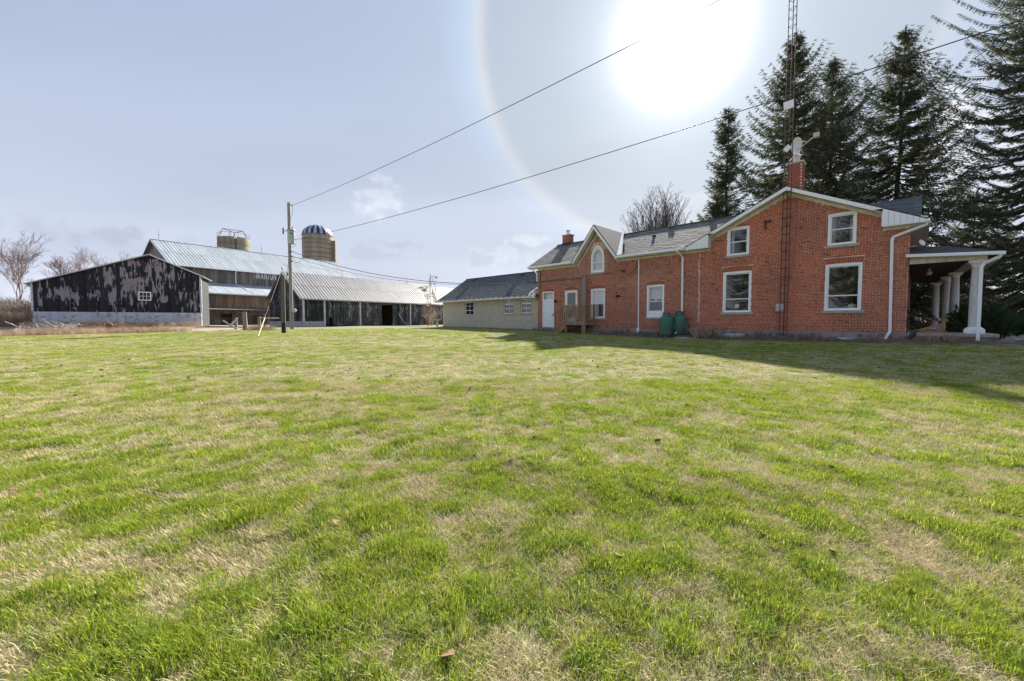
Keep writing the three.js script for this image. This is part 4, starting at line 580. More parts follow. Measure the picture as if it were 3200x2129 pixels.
// --- big weathered barn with forebay
{
  const th = Math.atan2(0.818, 0.575), B = thing('timber_barn', 'large weathered board barn with long grey metal roof and painted lettering', 'barn', [-43.15, 0, -52.7], th);
  const L = 26.3, E = 8.92, R = 12.75, zR = -7.2, r = rng(8), ms = woodTones([0.30, 0.262, 0.228], 7, 4), dk = woodTones([0.20, 0.18, 0.17], 3, 6), n = 94;
  part('core_wall', [bx(0, L, 1, E - 0.1, -0.25, -0.04)], mat.greyWood, B);
  part('rear_wall', [bx(0, L, 1, E - 0.1, -14.4, -14.2)], mat.greyWood, B);
  for (let i = 0; i < n; i++) { const a = i * L / n + 0.006, b = (i + 1) * L / n - 0.006; plank('board', a, b, 5.0, E - 0.05, E - 0.05, -0.035, 0.012 * r(), (i < 6 || r() < 0.2) ? dk[i % 3] : ms[Math.floor(r() * 7)], B); }
  // left gable end
  part('gable_core', poly([[0, 1], [14.4, 1], [14.4, E - 0.1], [7.2, R - 0.12], [0, E - 0.1]], -0.1, -0.03).rotateY(-Math.PI / 2).scale(1, 1, -1).rotateY(0), mat.greyWood, B);
  const gm = woodTones([0.33, 0.32, 0.33], 5, 14);
  for (let i = 0; i < 52; i++) { const a = i * 14.4 / 52 + 0.005, b = (i + 1) * 14.4 / 52 - 0.005, t = (q) => Math.min(E, R) + (R - E) * (1 - Math.abs(q - 7.2) / 7.2) - 0.1; const z0 = -a, z1 = -b, x = -0.035 - 0.01 * r();
    part('gable_board', faces([[V(x, 4.5, z1), V(x, 4.5, z0), V(x, t(a), z0), V(x, t(b), z1)], [V(x, 4.5, z0), V(x + 0.03, 4.5, z0), V(x + 0.03, t(a), z0), V(x, t(a), z0)], [V(x + 0.03, 4.5, z1), V(x, 4.5, z1), V(x, t(b), z1), V(x + 0.03, t(b), z1)]]), gm[Math.floor(r() * 5)], B); }
  const rm = roofMats(0.40, 0.44, 0.48, 12);
  metalRoof(B, -0.55, L + 0.5, E - 0.20, 0.45, R, zR, rm, 2, 0.8, 41);
  part('rear_slope', slab([V(-0.55, R, zR), V(L + 0.5, R, zR), V(L + 0.5, E - 0.2, -14.85), V(-0.55, E - 0.2, -14.85)], 0.03), rm[0], B);
  part('roof_deck', slab([V(-0.5, E - 0.24, 0.42), V(L + 0.45, E - 0.24, 0.42), V(L + 0.45, R - 0.05, zR), V(-0.5, R - 0.05, zR)], 0.08), mat.greyWood, B);
  part('ridge_cap', [slab([V(-0.56, R + 0.0, zR + 0.2), V(L + 0.5, R + 0.0, zR + 0.2), V(L + 0.5, R + 0.06, zR), V(-0.56, R + 0.06, zR)], 0.01)], rm[1], B);
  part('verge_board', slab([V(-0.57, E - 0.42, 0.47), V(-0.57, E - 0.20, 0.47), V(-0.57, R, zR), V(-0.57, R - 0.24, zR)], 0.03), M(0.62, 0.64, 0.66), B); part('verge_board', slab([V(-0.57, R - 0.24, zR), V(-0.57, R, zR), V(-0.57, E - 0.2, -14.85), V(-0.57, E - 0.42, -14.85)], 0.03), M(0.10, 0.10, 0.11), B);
  part('gutter', bev(-0.5, L + 0.4, E - 0.34, E - 0.22, 0.45, 0.57, 0.02), mat.gutter, B);
  part('downspout', [bar(V(6.9, E - 0.3, 0.5), V(6.9, E - 0.5, 0.1), 0.10), bar(V(6.9, E - 0.5, 0.10), V(6.9, 6.8, 0.10), 0.10)], mat.gutter, B); part('downspout', [bar(V(6.9, 6.75, 0.22), V(7.7, 5.32, 3.9), 0.10)], mat.gutter, B);
  for (const x of [0.4, 13.6]) part('lightning_rod', [rod(V(x, R, zR), V(x, R + 1.4, zR), 0.02, 0.012), metre(new THREE.SphereGeometry(0.07, 8, 6).translate(x, R + 0.7, zR))], mat.wire, B);
  // lettering painted on the boards
  const font = await new FontLoader().loadAsync('fonts/droid/droid_sans_bold.typeface.json');
  const lm = [M(0.62, 0.61, 0.63, { map: tWood, roughness: 0.95 }), M(0.88, 0.88, 0.92, { map: tGrain, roughness: 0.95 })];
  let lx = 9.2; const lets = 'SWANTON'; for (let i = 0; i < 7; i++) { const sh = font.generateShapes(lets[i], 0.72), g = new THREE.ExtrudeGeometry(sh, { depth: 0.004, bevelEnabled: false, curveSegments: 4 }); g.computeBoundingBox(); const w = g.boundingBox.max.x - g.boundingBox.min.x; g.scale(0.64, 1.55, 1); g.computeBoundingBox(); g.translate(lx - g.boundingBox.min.x, 7.80, 0.0135); lx += w * 0.64 + 0.07; const o = part('painted_letter', metre(g), i === 0 ? lm[0] : lm[1], B); }
  // forebay: lower roof, board skirt, stone wall under it
  const f0 = 1.0, f1 = 15, zf = 4.1, bm = woodTones([0.33, 0.235, 0.175], 7, 24);
  const fr = roofMats(0.50, 0.55, 0.60, 15);
  metalRoof(B, f0, f1, 5.15, zf + 0.3, 6.75, 0.02, fr, 1, 0.8, 42, 'forebay_roof_sheet');
  part('forebay_deck', slab([V(f0, 5.10, zf + 0.28), V(f1, 5.10, zf + 0.28), V(f1, 6.70, 0.02), V(f0, 6.70, 0.02)], 0.05), mat.greyWood, B);
  part('forebay_fascia', bev(f0, f1, 5.0, 5.12, zf + 0.30, zf + 0.36), M(0.60, 0.60, 0.58), B);
  for (let i = 0; i < 56; i++) { const a = mix(f0, f1, i / 56) + 0.005, b = mix(f0, f1, (i + 1) / 56) - 0.005; plank('skirt_board', a, b, 3.40 + 0.06 * r(), 5.06, 5.06, zf - 0.03, zf + 0.014 * r(), i < 8 && r() < 0.7 ? dk[i % 3] : bm[Math.floor(r() * 7)], B); }
  part('sill_beam', bx(f0, f1, 3.15, 3.4, zf - 0.25, zf - 0.04), M(0.22, 0.185, 0.15, { map: tWood }), B);
  part('lintel_beam', bx(f0, f1, 3.0, 3.35, 2.1, 2.35), M(0.22, 0.185, 0.15, { map: tWood }), B);
  const sw = part('stone_wall', [bx(f0, 4.2, 0.7, 3.0, 1.6, 2.0), bx(4.2, 5.6, 2.55, 3.0, 1.6, 2.0), bx(5.6, 8.0, 0.7, 3.0, 1.6, 2.0), bx(8, 9.9, 2.5, 3.0, 1.6, 2.0), bx(9.9, f1, 0.7, 3.0, 1.6, 2.0)], M(0.36, 0.32, 0.27, { map: tConc, bumpMap: bGrain, bumpScale: 0.03 }), B);
  const st = []; for (let j = 0; j < 11; j++) { let x = f0; while (x < f1) { const w = 0.22 + 0.35 * r(), y = 0.8 + j * 0.2; if (!((x + w > 4.2 && x < 5.6 && y < 2.5) || (x + w > 8 && x < 9.9 && y < 2.4))) { const k = 0.6 + 0.8 * r(); st.push(tint(bx(x + 0.015, x + w - 0.015, y + 0.012, y + 0.185, 1.98, 2.02 + 0.03 * r()), 0.34 * k, 0.30 * k, 0.25 * k)); } x += w; } }
  stuff(part('stonework', st, M(1, 1, 1, { vertexColors: true, roughness: 0.95, map: tGrain }), B));
  part('red_door', bx(4.25, 5.55, 0.9, 2.5, 1.75, 1.8), M(0.13, 0.055, 0.04, { map: tWood }), B);
  for (const x of [2.4, 7.0, 9.3, 12]) part('forebay_post', rod(V(x, 0.9, 3.7), V(x + 0.1, 3.2, 3.8), 0.12), M(0.18, 0.15, 0.125, { map: tWood }), B);
  part('stable_back', bx(f0, f1, 0.7, 3.3, -0.04, 0.1), mat.stoneMortar, B);
}
// --- long driving shed
{
  const th = Math.atan2(0.8, 0.6), S = thing('driving_shed', 'long low black board shed with ribbed metal roof and sliding doors', 'shed', [-24.0, 0, -47], th);
  const L = 23.6, E = 4.12, R = 7.45, W = 8.4, zR = -4.2, r = rng(17), dk = woodTones([0.16, 0.17, 0.20], 6, 31, { map: tStreak }), gy = woodTones([0.42, 0.43, 0.47], 6, 33, { map: tStreak }), white = M(0.80, 0.80, 0.84, { map: tGrain });
  // gable end of boards
  for (let i = 0; i < 30; i++) { const a = i * W / 30 + 0.005, b = (i + 1) * W / 30 - 0.005, t = (q) => E - 0.05 + (R - E) * (1 - Math.abs(q - W / 2) / (W / 2)) - 0.06, x = -0.01 - 0.012 * r();
    part('gable_board', faces([[V(x, 1.5, -b), V(x, 1.5, -a), V(x, t(a), -a), V(x, t(b), -b)], [V(x, 1.5, -a), V(x + 0.03, 1.5, -a), V(x + 0.03, t(a), -a), V(x, t(a), -a)], [V(x + 0.03, 1.5, -b), V(x, 1.5, -b), V(x, t(b), -b), V(x + 0.03, t(b), -b)]]), r() < 0.22 ? gy[i % 6] : dk[i % 6], S); }
  part('gable_core', faces([[V(0.03, 1, 0), V(0.03, 1, -W), V(0.03, E - 0.1, -W), V(0.03, R - 0.15, zR), V(0.03, E - 0.1, 0)].reverse()]), M(0.30, 0.26, 0.22, { map: tWood, side: THREE.DoubleSide }), S);
  part('rear_wall', bx(0, L, 0.5, E, -W - 0.1, -W), mat.greyWood, S); part('end_wall', bx(L - 0.1, L, 0.5, E, -W, 0), mat.greyWood, S);
  part('foundation', [bx(-0.06, 0.2, 0.3, 1.52, -W, 0.05), bx(0.2, 2.55, 0.3, 1.52, -0.2, 0.05)], M(0.58, 0.58, 0.62, { map: tConc, bumpMap: bGrain, bumpScale: 0.02 }), S);
  // bays: [from, to, kind]
  const bays = [[0.25, 2.45, 'panel'], [2.75, 5.0, 'dark'], [5.0, 7.25, 'door'], [7.45, 10.6, 'door'], [12.4, 15.3, 'half'], [15.55, 18.5, 'door'], [19.1, 22.3, 'door'], [22.5, 23.55, 'dark']];
  const posts = [0.1, 2.6, 7.35, 15.45, 22.4];
  for (const [a, b, kind] of bays) { const n = Math.round((b - a) / 0.24);
    for (let i = 0; i < n; i++) { const p = mix(a, b, i / n) + 0.004, q = mix(a, b, (i + 1) / n) - 0.004, y0 = kind === 'panel' ? 1.5 : kind === 'door' ? 1.02 + 0.05 * r() : 0.98, m = kind === 'panel' ? dk[i % 6] : kind === 'dark' ? (r() < 0.25 ? gy[i % 6] : dk[i % 6]) : kind === 'half' ? (r() < 0.5 ? gy[i % 6] : dk[i % 6]) : gy[Math.floor(r() * 6)];
      if (kind === 'dark' && i === 2) { plank('board', p, q, y0 + 1.0, E - 0.12, E - 0.12, -0.03, 0.01 * r(), m, S); continue; }
      plank('board', p, q, y0, E - 0.12, E - 0.12, -0.03 + (kind === 'door' ? 0.07 : 0), 0.012 * r() + (kind === 'door' ? 0.07 : 0), m, S); } }
  for (const x of [2.6, 7.35, 15.4, 18.8]) part('cross_frame', bx(x - 0.08, x + 0.08, 0.5, E - 0.1, -W + 0.1, -0.25), mat.greyWood, S);
  part('brace', bar(V(13.3, 2.6, 0.12), V(14.4, 1.05, 0.25), 0.06, 0.03), white, S);
  for (const x of posts) part('post', bev(x - 0.10, x + 0.10, x < 0.2 ? 1.53 : 0.9, E - 0.10, -0.02, 0.10), white, S);
  part('eave_board', bev(-0.3, L + 0.3, E - 0.12, E + 0.02, 0.28, 0.36), M(0.50, 0.50, 0.50, { map: tGrain }), S);
  const rm = roofMats(0.30, 0.295, 0.30, 52);
  metalRoof(S, -0.35, L + 0.3, E, 0.36, R, zR, rm, 2, 0.8, 43);
  part('rear_slope', slab([V(-0.35, R, zR), V(L + 0.3, R, zR), V(L + 0.3, E, -W - 0.4), V(-0.35, E, -W - 0.4)], 0.03), rm[0], S);
  part('roof_deck', slab([V(-0.3, E - 0.04, 0.3), V(L + 0.25, E - 0.04, 0.3), V(L + 0.25, R - 0.05, zR), V(-0.3, R - 0.05, zR)], 0.06), mat.greyWood, S);
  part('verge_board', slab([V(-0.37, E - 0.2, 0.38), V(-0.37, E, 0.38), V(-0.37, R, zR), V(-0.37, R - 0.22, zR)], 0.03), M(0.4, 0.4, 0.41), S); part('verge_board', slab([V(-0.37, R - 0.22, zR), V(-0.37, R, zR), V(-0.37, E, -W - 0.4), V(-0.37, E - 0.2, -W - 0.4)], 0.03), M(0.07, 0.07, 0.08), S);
  { const g = []; for (let i = 0; i < 240; i++) { const k = r(), x = 20.6 + (r() + r() - 1) * 1.5 + k * 0.4, t = 0.12 + 0.8 * k; const y = mix(E, R, t) + 0.035, z = mix(0.36, zR, t); if (fbm(x * 1.5, t * 9, 3) < 0.5) continue; const s = 0.04 + 0.08 * r(), b = new THREE.IcosahedronGeometry(s, 0); b.scale(1.2, 0.25, 1.0); b.rotateX(0.66); b.translate(x, y, z); const c = r(); g.push(tint(metre(b), mix(0.10, 0.22, c), mix(0.11, 0.17, c), 0.05)); } stuff(part('roof_moss', g, M(1, 1, 1, { vertexColors: true, roughness: 1 }), S)); }
  for (const x of [7.5, 18.3]) part('lightning_rod', rod(V(x, R, zR), V(x, R + 0.9, zR), 0.02, 0.012), mat.wire, S);
  part('yard_lamp', [rod(V(L - 0.4, R - 0.2, zR), V(L - 0.4, R + 1.75, zR), 0.06, 0.05), rod(V(L - 0.4, R + 1.4, zR), V(L + 0.5, R + 1.5, zR + 0.4), 0.035), rod(V(L + 0.5, R + 1.22, zR + 0.4), V(L + 0.5, R + 1.55, zR + 0.4), 0.2, 0.12, 10)], M(0.32, 0.33, 0.33), S);
  // second roof running on behind the annex
  const rm2 = roofMats(0.56, 0.60, 0.62, 55); metalRoof(S, L + 0.35, L + 12, E - 0.1, -0.9, R - 0.1, -5.2, rm2, 1, 0.8, 44, 'far_roof_sheet');
  part('far_wall', bx(L + 0.4, L + 12, 0.5, E - 0.15, -1.4, -1.2), dk[0], S);
}
// --- silos
{
  const silo = (name, label, x, z, R, top, roofed) => {
    const s = thing(name, label, 'silo', [x, 0, z], 0), y0 = 0.8, r = rng(R * 100 | 0), n = 44, tones = (roofed ? [0.42, 0.36, 0.28] : [0.34, 0.30, 0.21]);
    const gap = roofed ? null : [Math.PI * 0.5 + 0.16 - 0.22, Math.PI * 0.5 + 0.16]; // open chute, seen from the yard
    const mats = [0.8, 0.92, 1, 1.1].map((k) => M(tones[0] * k, tones[1] * k, tones[2] * k, { map: tConc, roughness: 0.95 }));
    const off = Math.atan2(-x, -z); // side that looks at the yard
    for (let i = 0; i < n; i++) { const a = i / n * 2 * Math.PI, d = Math.atan2(Math.sin(a - off), Math.cos(a - off)); if (!roofed && d > 0.02 && d < 0.25) continue; const g = new THREE.BoxGeometry(2 * Math.PI * R / n - 0.02, top - y0, 0.12); g.translate(0, (top + y0) / 2, R + 0.01 * r()); const o = part('stave', metre(g), mats[Math.floor(r() * 4)], s); o.rotation.y = a; }
    const inner = new THREE.CylinderGeometry(R - 0.07, R - 0.07, top - y0 - 0.3, 40, 1, true); inner.translate(0, (top + y0) / 2 - 0.15, 0); part('liner', inner, M(tones[0] * 0.4, tones[1] * 0.4, tones[2] * 0.4, { side: THREE.DoubleSide }), s);
    for (let y = top - (roofed ? 1.0 : 1.3); y > 9; y -= roofed ? 0.95 : 0.9) { const t = new THREE.TorusGeometry(R + 0.075, 0.045, 5, 60); t.rotateX(Math.PI / 2); t.translate(0, y, 0); part('hoop', t, M(0.10, 0.085, 0.07), s); }
    if (roofed) { const nn = 32, dm = [M(0.025, 0.03, 0.045, { roughness: 0.35, metalness: 0.2 }), M(0.30, 0.37, 0.46, { roughness: 0.5 })], rd = R + 0.12, hh = 2.35; for (let i = 0; i < nn; i++) { const a0 = i / nn * 2 * Math.PI, a1 = (i + 1) / nn * 2 * Math.PI, f = []; for (let k = 0; k < 8; k++) { const t0 = k / 8 * Math.PI / 2, t1 = (k + 1) / 8 * Math.PI / 2, P = (a, t) => V(Math.sin(a) * rd * Math.cos(t), top + hh * Math.sin(t), Math.cos(a) * rd * Math.cos(t)); f.push(k < 7 ? [P(a0, t0), P(a1, t0), P(a1, t1), P(a0, t1)] : [P(a0, t0), P(a1, t0), P(a0, t1)]); } part('dome_gore', faces(f), dm[i % 2], s); }
      part('filler_cap', rod(V(0, top + hh - 0.05, 0), V(0, top + hh + 0.12, 0), 0.3, 0.2, 12), dm[1], s);
      const ca = off + 1.25; const g = new THREE.BoxGeometry(1.0, top - 1 - y0, 0.8); g.translate(0, (top - 1 + y0) / 2, R + 0.4); const o = part('chute', metre(g), M(0.34, 0.27, 0.21, { map: tWood }), s); o.rotation.y = ca; part('top_hoop', (() => { const t = new THREE.TorusGeometry(R + 0.1, 0.07, 5, 60); t.rotateX(Math.PI / 2); t.translate(0, top, 0); return t; })(), M(0.12, 0.10, 0.09), s); }
    else { // bare roof frame
      const P = (a, rr, y) => V(Math.sin(off + a) * rr, top + y, Math.cos(off + a) * rr); const m = mat.wire;
      const fr = [[P(-1.2, R, 0), P(-1.0, R * 0.78, 1.5)], [P(-1.0, R * 0.78, 1.5), P(0.3, 0.4, 1.1)], [P(0.3, 0.4, 1.1), P(1.1, R * 0.7, 1.4)], [P(1.1, R * 0.7, 1.4), P(1.25, R, 0)], [P(-1.0, R * 0.78, 1.5), P(1.1, R * 0.7, 1.4)], [P(0.3, 0.4, 1.1), P(0.1, 0.6, -0.6)], [P(0.3, 0.4, 1.1), P(0.5, 0.9, -0.5)], [P(1.1, R * 0.7, 1.4), P(0.9, R, 0)], [P(-0.4, R * 0.5, 1.3), P(-0.4, R * 0.5, -0.2)]];
      for (const [a, b] of fr) part('frame_rod', rod(a, b, 0.045), m, s);
      const rl = []; for (let k = 0; k <= 20; k++) rl.push(P(-1.4 + k * 0.14, R + 0.05, 0.75)); part('guard_rail', tube(rl, 0.035, 5), m, s); for (let k = 0; k <= 5; k++) part('rail_post', rod(P(-1.4 + k * 0.56, R + 0.05, 0), P(-1.4 + k * 0.56, R + 0.05, 0.75), 0.03), m, s);
    }
    return s;
  };
  silo('domed_silo', 'tall concrete stave silo with striped black and silver dome', -42.3, -90, 3.0, 20.05, true);
  silo('open_silo', 'roofless concrete silo with bare frame on top, behind the barn ridge', -52.5, -78, 2.5, 17.1, false);
}
console.log('farm built');

// ---------------------------------------------------------------- poles and lines
const gy = (x, z) => groundH(x, z);
const POLE = V(-19.84, gy(-19.84, -36.9), -36.9);
{
  const p = thing('utility_pole', 'tall weathered wooden utility pole carrying a grey transformer', 'utility pole', POLE.toArray());
  part('shaft', rod(V(0, -0.3, 0), V(0, 11.25, 0), 0.165, 0.125, 14), mat.pole, p);
  const c = new THREE.LatheGeometry([[0, 7.55], [0.26, 7.55], [0.30, 7.60], [0.30, 8.72], [0.33, 8.74], [0.33, 8.80], [0.05, 8.86], [0, 8.86]].map((q) => new THREE.Vector2(...q)), 22); c.translate(0.30, 0, 0.28); const t = part('transformer', c, mat.greyPaint, p);
  part('bushing', [rod(V(0.20, 8.84, 0.28), V(0.14, 9.15, 0.30), 0.06, 0.035), rod(V(0.42, 8.84, 0.34), V(0.46, 9.05, 0.38), 0.05, 0.03)], M(0.20, 0.16, 0.14), t); part('terminal', [rod(V(0.5, 8.4, 0.5), V(0.56, 8.4, 0.6), 0.05), rod(V(0.4, 8.45, 0.56), V(0.42, 8.45, 0.66), 0.05)], mat.black, t); part('lid_band', rod(V(0.30, 8.70, 0.28), V(0.30, 8.74, 0.28), 0.335, 0.335, 22), mat.wire, t);
  part('cutout', [rod(V(-0.15, 8.72, 0.1), V(-0.45, 8.74, 0.15), 0.025), rod(V(-0.47, 8.45, 0.15), V(-0.47, 9.0, 0.15), 0.06)], mat.black, p);
  part('insulator', [rod(V(0.1, 11.02, 0.05), V(0.32, 11.02, 0.1), 0.03), rod(V(0.32, 10.98, 0.1), V(0.44, 11.0, 0.12), 0.06)], mat.black, p);
  part('lead_wire', tube([V(0.35, 11.0, 0.1), V(0.40, 10.4, 0.12), V(0.22, 9.8, 0.15), V(0.16, 9.2, 0.3)], 0.014), mat.wire, p); part('lead_wire', tube([V(0.5, 8.4, 0.6), V(0.72, 8.0, 0.4), V(0.66, 7.4, 0.3), V(0.2, 7.3, 0.15)], 0.014), mat.wire, p); part('lead_wire', tube([V(0.16, 6.3, 0.1), V(0.5, 5.9, 0.2), V(0.9, 5.95, 0.3), V(1.25, 6.1, 0.4)], 0.013), mat.wire, p);
  part('meter', [bx(0.14, 0.42, 1.55, 1.85, 0.02, 0.22), rod(V(0.42, 1.70, 0.12), V(0.52, 1.70, 0.14), 0.10, 0.09, 14)], M(0.45, 0.46, 0.46), p); part('meter_pipe', rod(V(0.19, 0, 0.05), V(0.19, 1.55, 0.05), 0.03), M(0.3, 0.3, 0.3), p);
  for (const y of [6.9, 6.5, 6.05]) part('spool', rod(V(0.12, y, 0.1), V(0.28, y, 0.16), 0.05), mat.black, p);
}
{
  const x = -16.72, z = -30.0, y = gy(x, z), p = thing('cut_off_pole', 'thick cut-off wooden pole with charred base in front of the shed', 'pole', [x, y, z]);
  part('shaft', rod(V(0, 0.75, 0), V(0.03, 4.15, 0), 0.145, 0.135, 14), M(0.20, 0.17, 0.14, { map: tWood, bumpMap: bWood, bumpScale: 0.01 }), p);
  part('charred_base', rod(V(0, -0.2, 0), V(0, 0.75, 0), 0.16, 0.148, 14), M(0.05, 0.035, 0.03, { map: tBark }), p); part('bolt', rod(V(0.1, 3.85, 0.05), V(0.55, 3.85, 0.1), 0.02), mat.wire, p);
}
function line(name, label, a, b, sag, r = 0.015, cat = 'wire', group = 'overhead wires') { const pts = []; for (let i = 0; i <= 24; i++) { const t = i / 24, p = a.clone().lerp(b, t); p.y -= sag * 4 * t * (1 - t); pts.push(p); } return single(name, tube(pts, r, 6, 60), mat.wire, label, cat, group); }
const pp = (x, y, z) => POLE.clone().add(V(x, y, z));
line('power_line', 'upper overhead wire running from the utility pole top to the upper right', pp(0.4, 11.0, 0.1), V(24, 11.6, 5), 0.9);
line('power_line', 'lower overhead wire crossing the sky from the pole towards the spruces', pp(0.2, 7.9, 0.1), V(27, 9.2, 4.5), 0.95);
{ const w = house.localToWorld(V(4.44, 4.45, 0.35)); line('service_cable', 'thick service cable sagging from the pole to the stoop post', pp(0.3, 6.9, 0.15), w, 1.35, 0.022); line('service_cable', 'thin cable below the thick one, ending at the brick wall', pp(0.3, 6.5, 0.15), house.localToWorld(V(7.2, 4.72, 0.3)), 1.6, 0.013); }
{ const a = V(-24, 0, -47), d = V(0.6, 0, -0.8), n = V(0.8, 0, 0.6), l = a.clone().addScaledVector(d, 23.2).addScaledVector(n, -4.2).add(V(0, 8.7, 0)); line('service_cable', 'thin cable from the pole to the lamp mast on the shed roof', pp(0.3, 6.05, 0.15), l, 0.9, 0.013); }
{ // guy wires with yellow guards
  const guy = (x, z, from, lab, h) => { const g = thing('guy_wire', lab, 'guy wire', [x, gy(x, z), z], 0, 'pole guy wires'), b = POLE.clone().add(V(...from)).sub(g.position), dir = b.clone().normalize(); part('wire', rod(V(0, 0, 0), b, 0.012), mat.wire, g); part('guard', rod(dir.clone().multiplyScalar(0.05), dir.clone().multiplyScalar(h), 0.035, 0.035, 8), mat.yellow, g); const i = b.clone().multiplyScalar(0.72); part('strain_insulator', rod(i, i.clone().addScaledVector(dir, 0.28), 0.06), mat.black, g); };
  guy(-15.9, -25.6, [-0.1, 7.0, 0], 'guy wire with leaning yellow guard, left of the cut-off pole', 2.3); guy(-19.72, -35.2, [-0.1, 6.6, 0], 'guy wire with yellow guard hidden behind the cut-off pole', 2.2);
}
// antenna tower by the gable
{
  const base = house.localToWorld(V(16.0, 0, 0.42)), t = thing('antenna_tower', 'tall rusty triangular lattice antenna mast against the gable', 'antenna tower', [base.x, 0.55, base.z], house.rotation.y);
  const H = 21, q = [V(-0.16, 0, 0.03), V(-0.03, 0, -0.20), V(0.165, 0, 0.10)], at = (k, y) => V(q[k].x, y, q[k].z);
  for (let k = 0; k < 3; k++) part('leg', rod(at(k, -0.2), at(k, H), 0.020, 0.020, 8), mat.rust, t);
  for (let y = 0.3, i = 0; y < H; y += 0.40, i++) for (let k = 0; k < 3; k++) part('rung', rod(at(k, y), at((k + 1) % 3, y), 0.010, 0.010, 5), mat.rust, t);
  for (const y of [3.0, 5.9]) part('wall_tie', [rod(V(-0.16, y, 0.03), V(-0.16, y, -0.40), 0.015), rod(V(0.165, y, 0.1), V(0.165, y, -0.40), 0.015)], mat.rust, t);
  const pa = (lab, y, w, h, rot, x, z) => { const a = thing('panel_antenna', lab, 'antenna', [base.x, 0.55, base.z], house.rotation.y, 'panel antennas'); const g = bev(-w / 2, w / 2, -h / 2, h / 2, 0, 0.05, 0.015); g.rotateZ(rot); g.translate(x, y, z); part('panel', g, mat.whitePlastic, a); part('clamp', bx(x - 0.03, x + 0.03, y - 0.05, y + 0.05, 0.03, z), mat.galv, a); };
  pa('white rectangular panel antenna high on the mast', 11.05, 0.40, 0.38, 0.06, -0.02, 0.18); pa('white diamond-set panel antenna below the rectangular one', 9.06, 0.28, 0.24, 0.70, -0.02, 0.18);
}
{ // satellite dish on the chimney flue
  const b = house.localToWorld(V(16.16, 9.2, -0.5)), d = thing('satellite_dish', 'grey oval satellite dish clamped above the ridge chimney', 'satellite dish', b.toArray(), house.rotation.y);
  const g = new THREE.SphereGeometry(0.52, 26, 10, 0, 2 * Math.PI, 0, 0.60); g.scale(0.85, 1, 1.35); g.rotateX(-Math.PI / 2 + 0.25); g.rotateY(0.6); g.translate(0.05, 1.05, -0.55); part('reflector', g, M(0.58, 0.59, 0.60, { roughness: 0.45, side: THREE.DoubleSide }), d);
  part('mast', [rod(V(-0.28, 0.15, 0.05), V(0.05, 0.62, 0.0), 0.03), rod(V(0.05, 0.62, 0), V(0.06, 0.85, -0.05), 0.035), bx(-0.06, 0.16, 0.65, 0.9, -0.14, 0.02)], mat.galv, d); part('feed_arm', [rod(V(0.08, 0.65, 0), V(0.75, 0.98, 0.25), 0.022), bx(0.68, 0.90, 0.90, 1.10, 0.18, 0.36)], M(0.5, 0.5, 0.5), d);
}
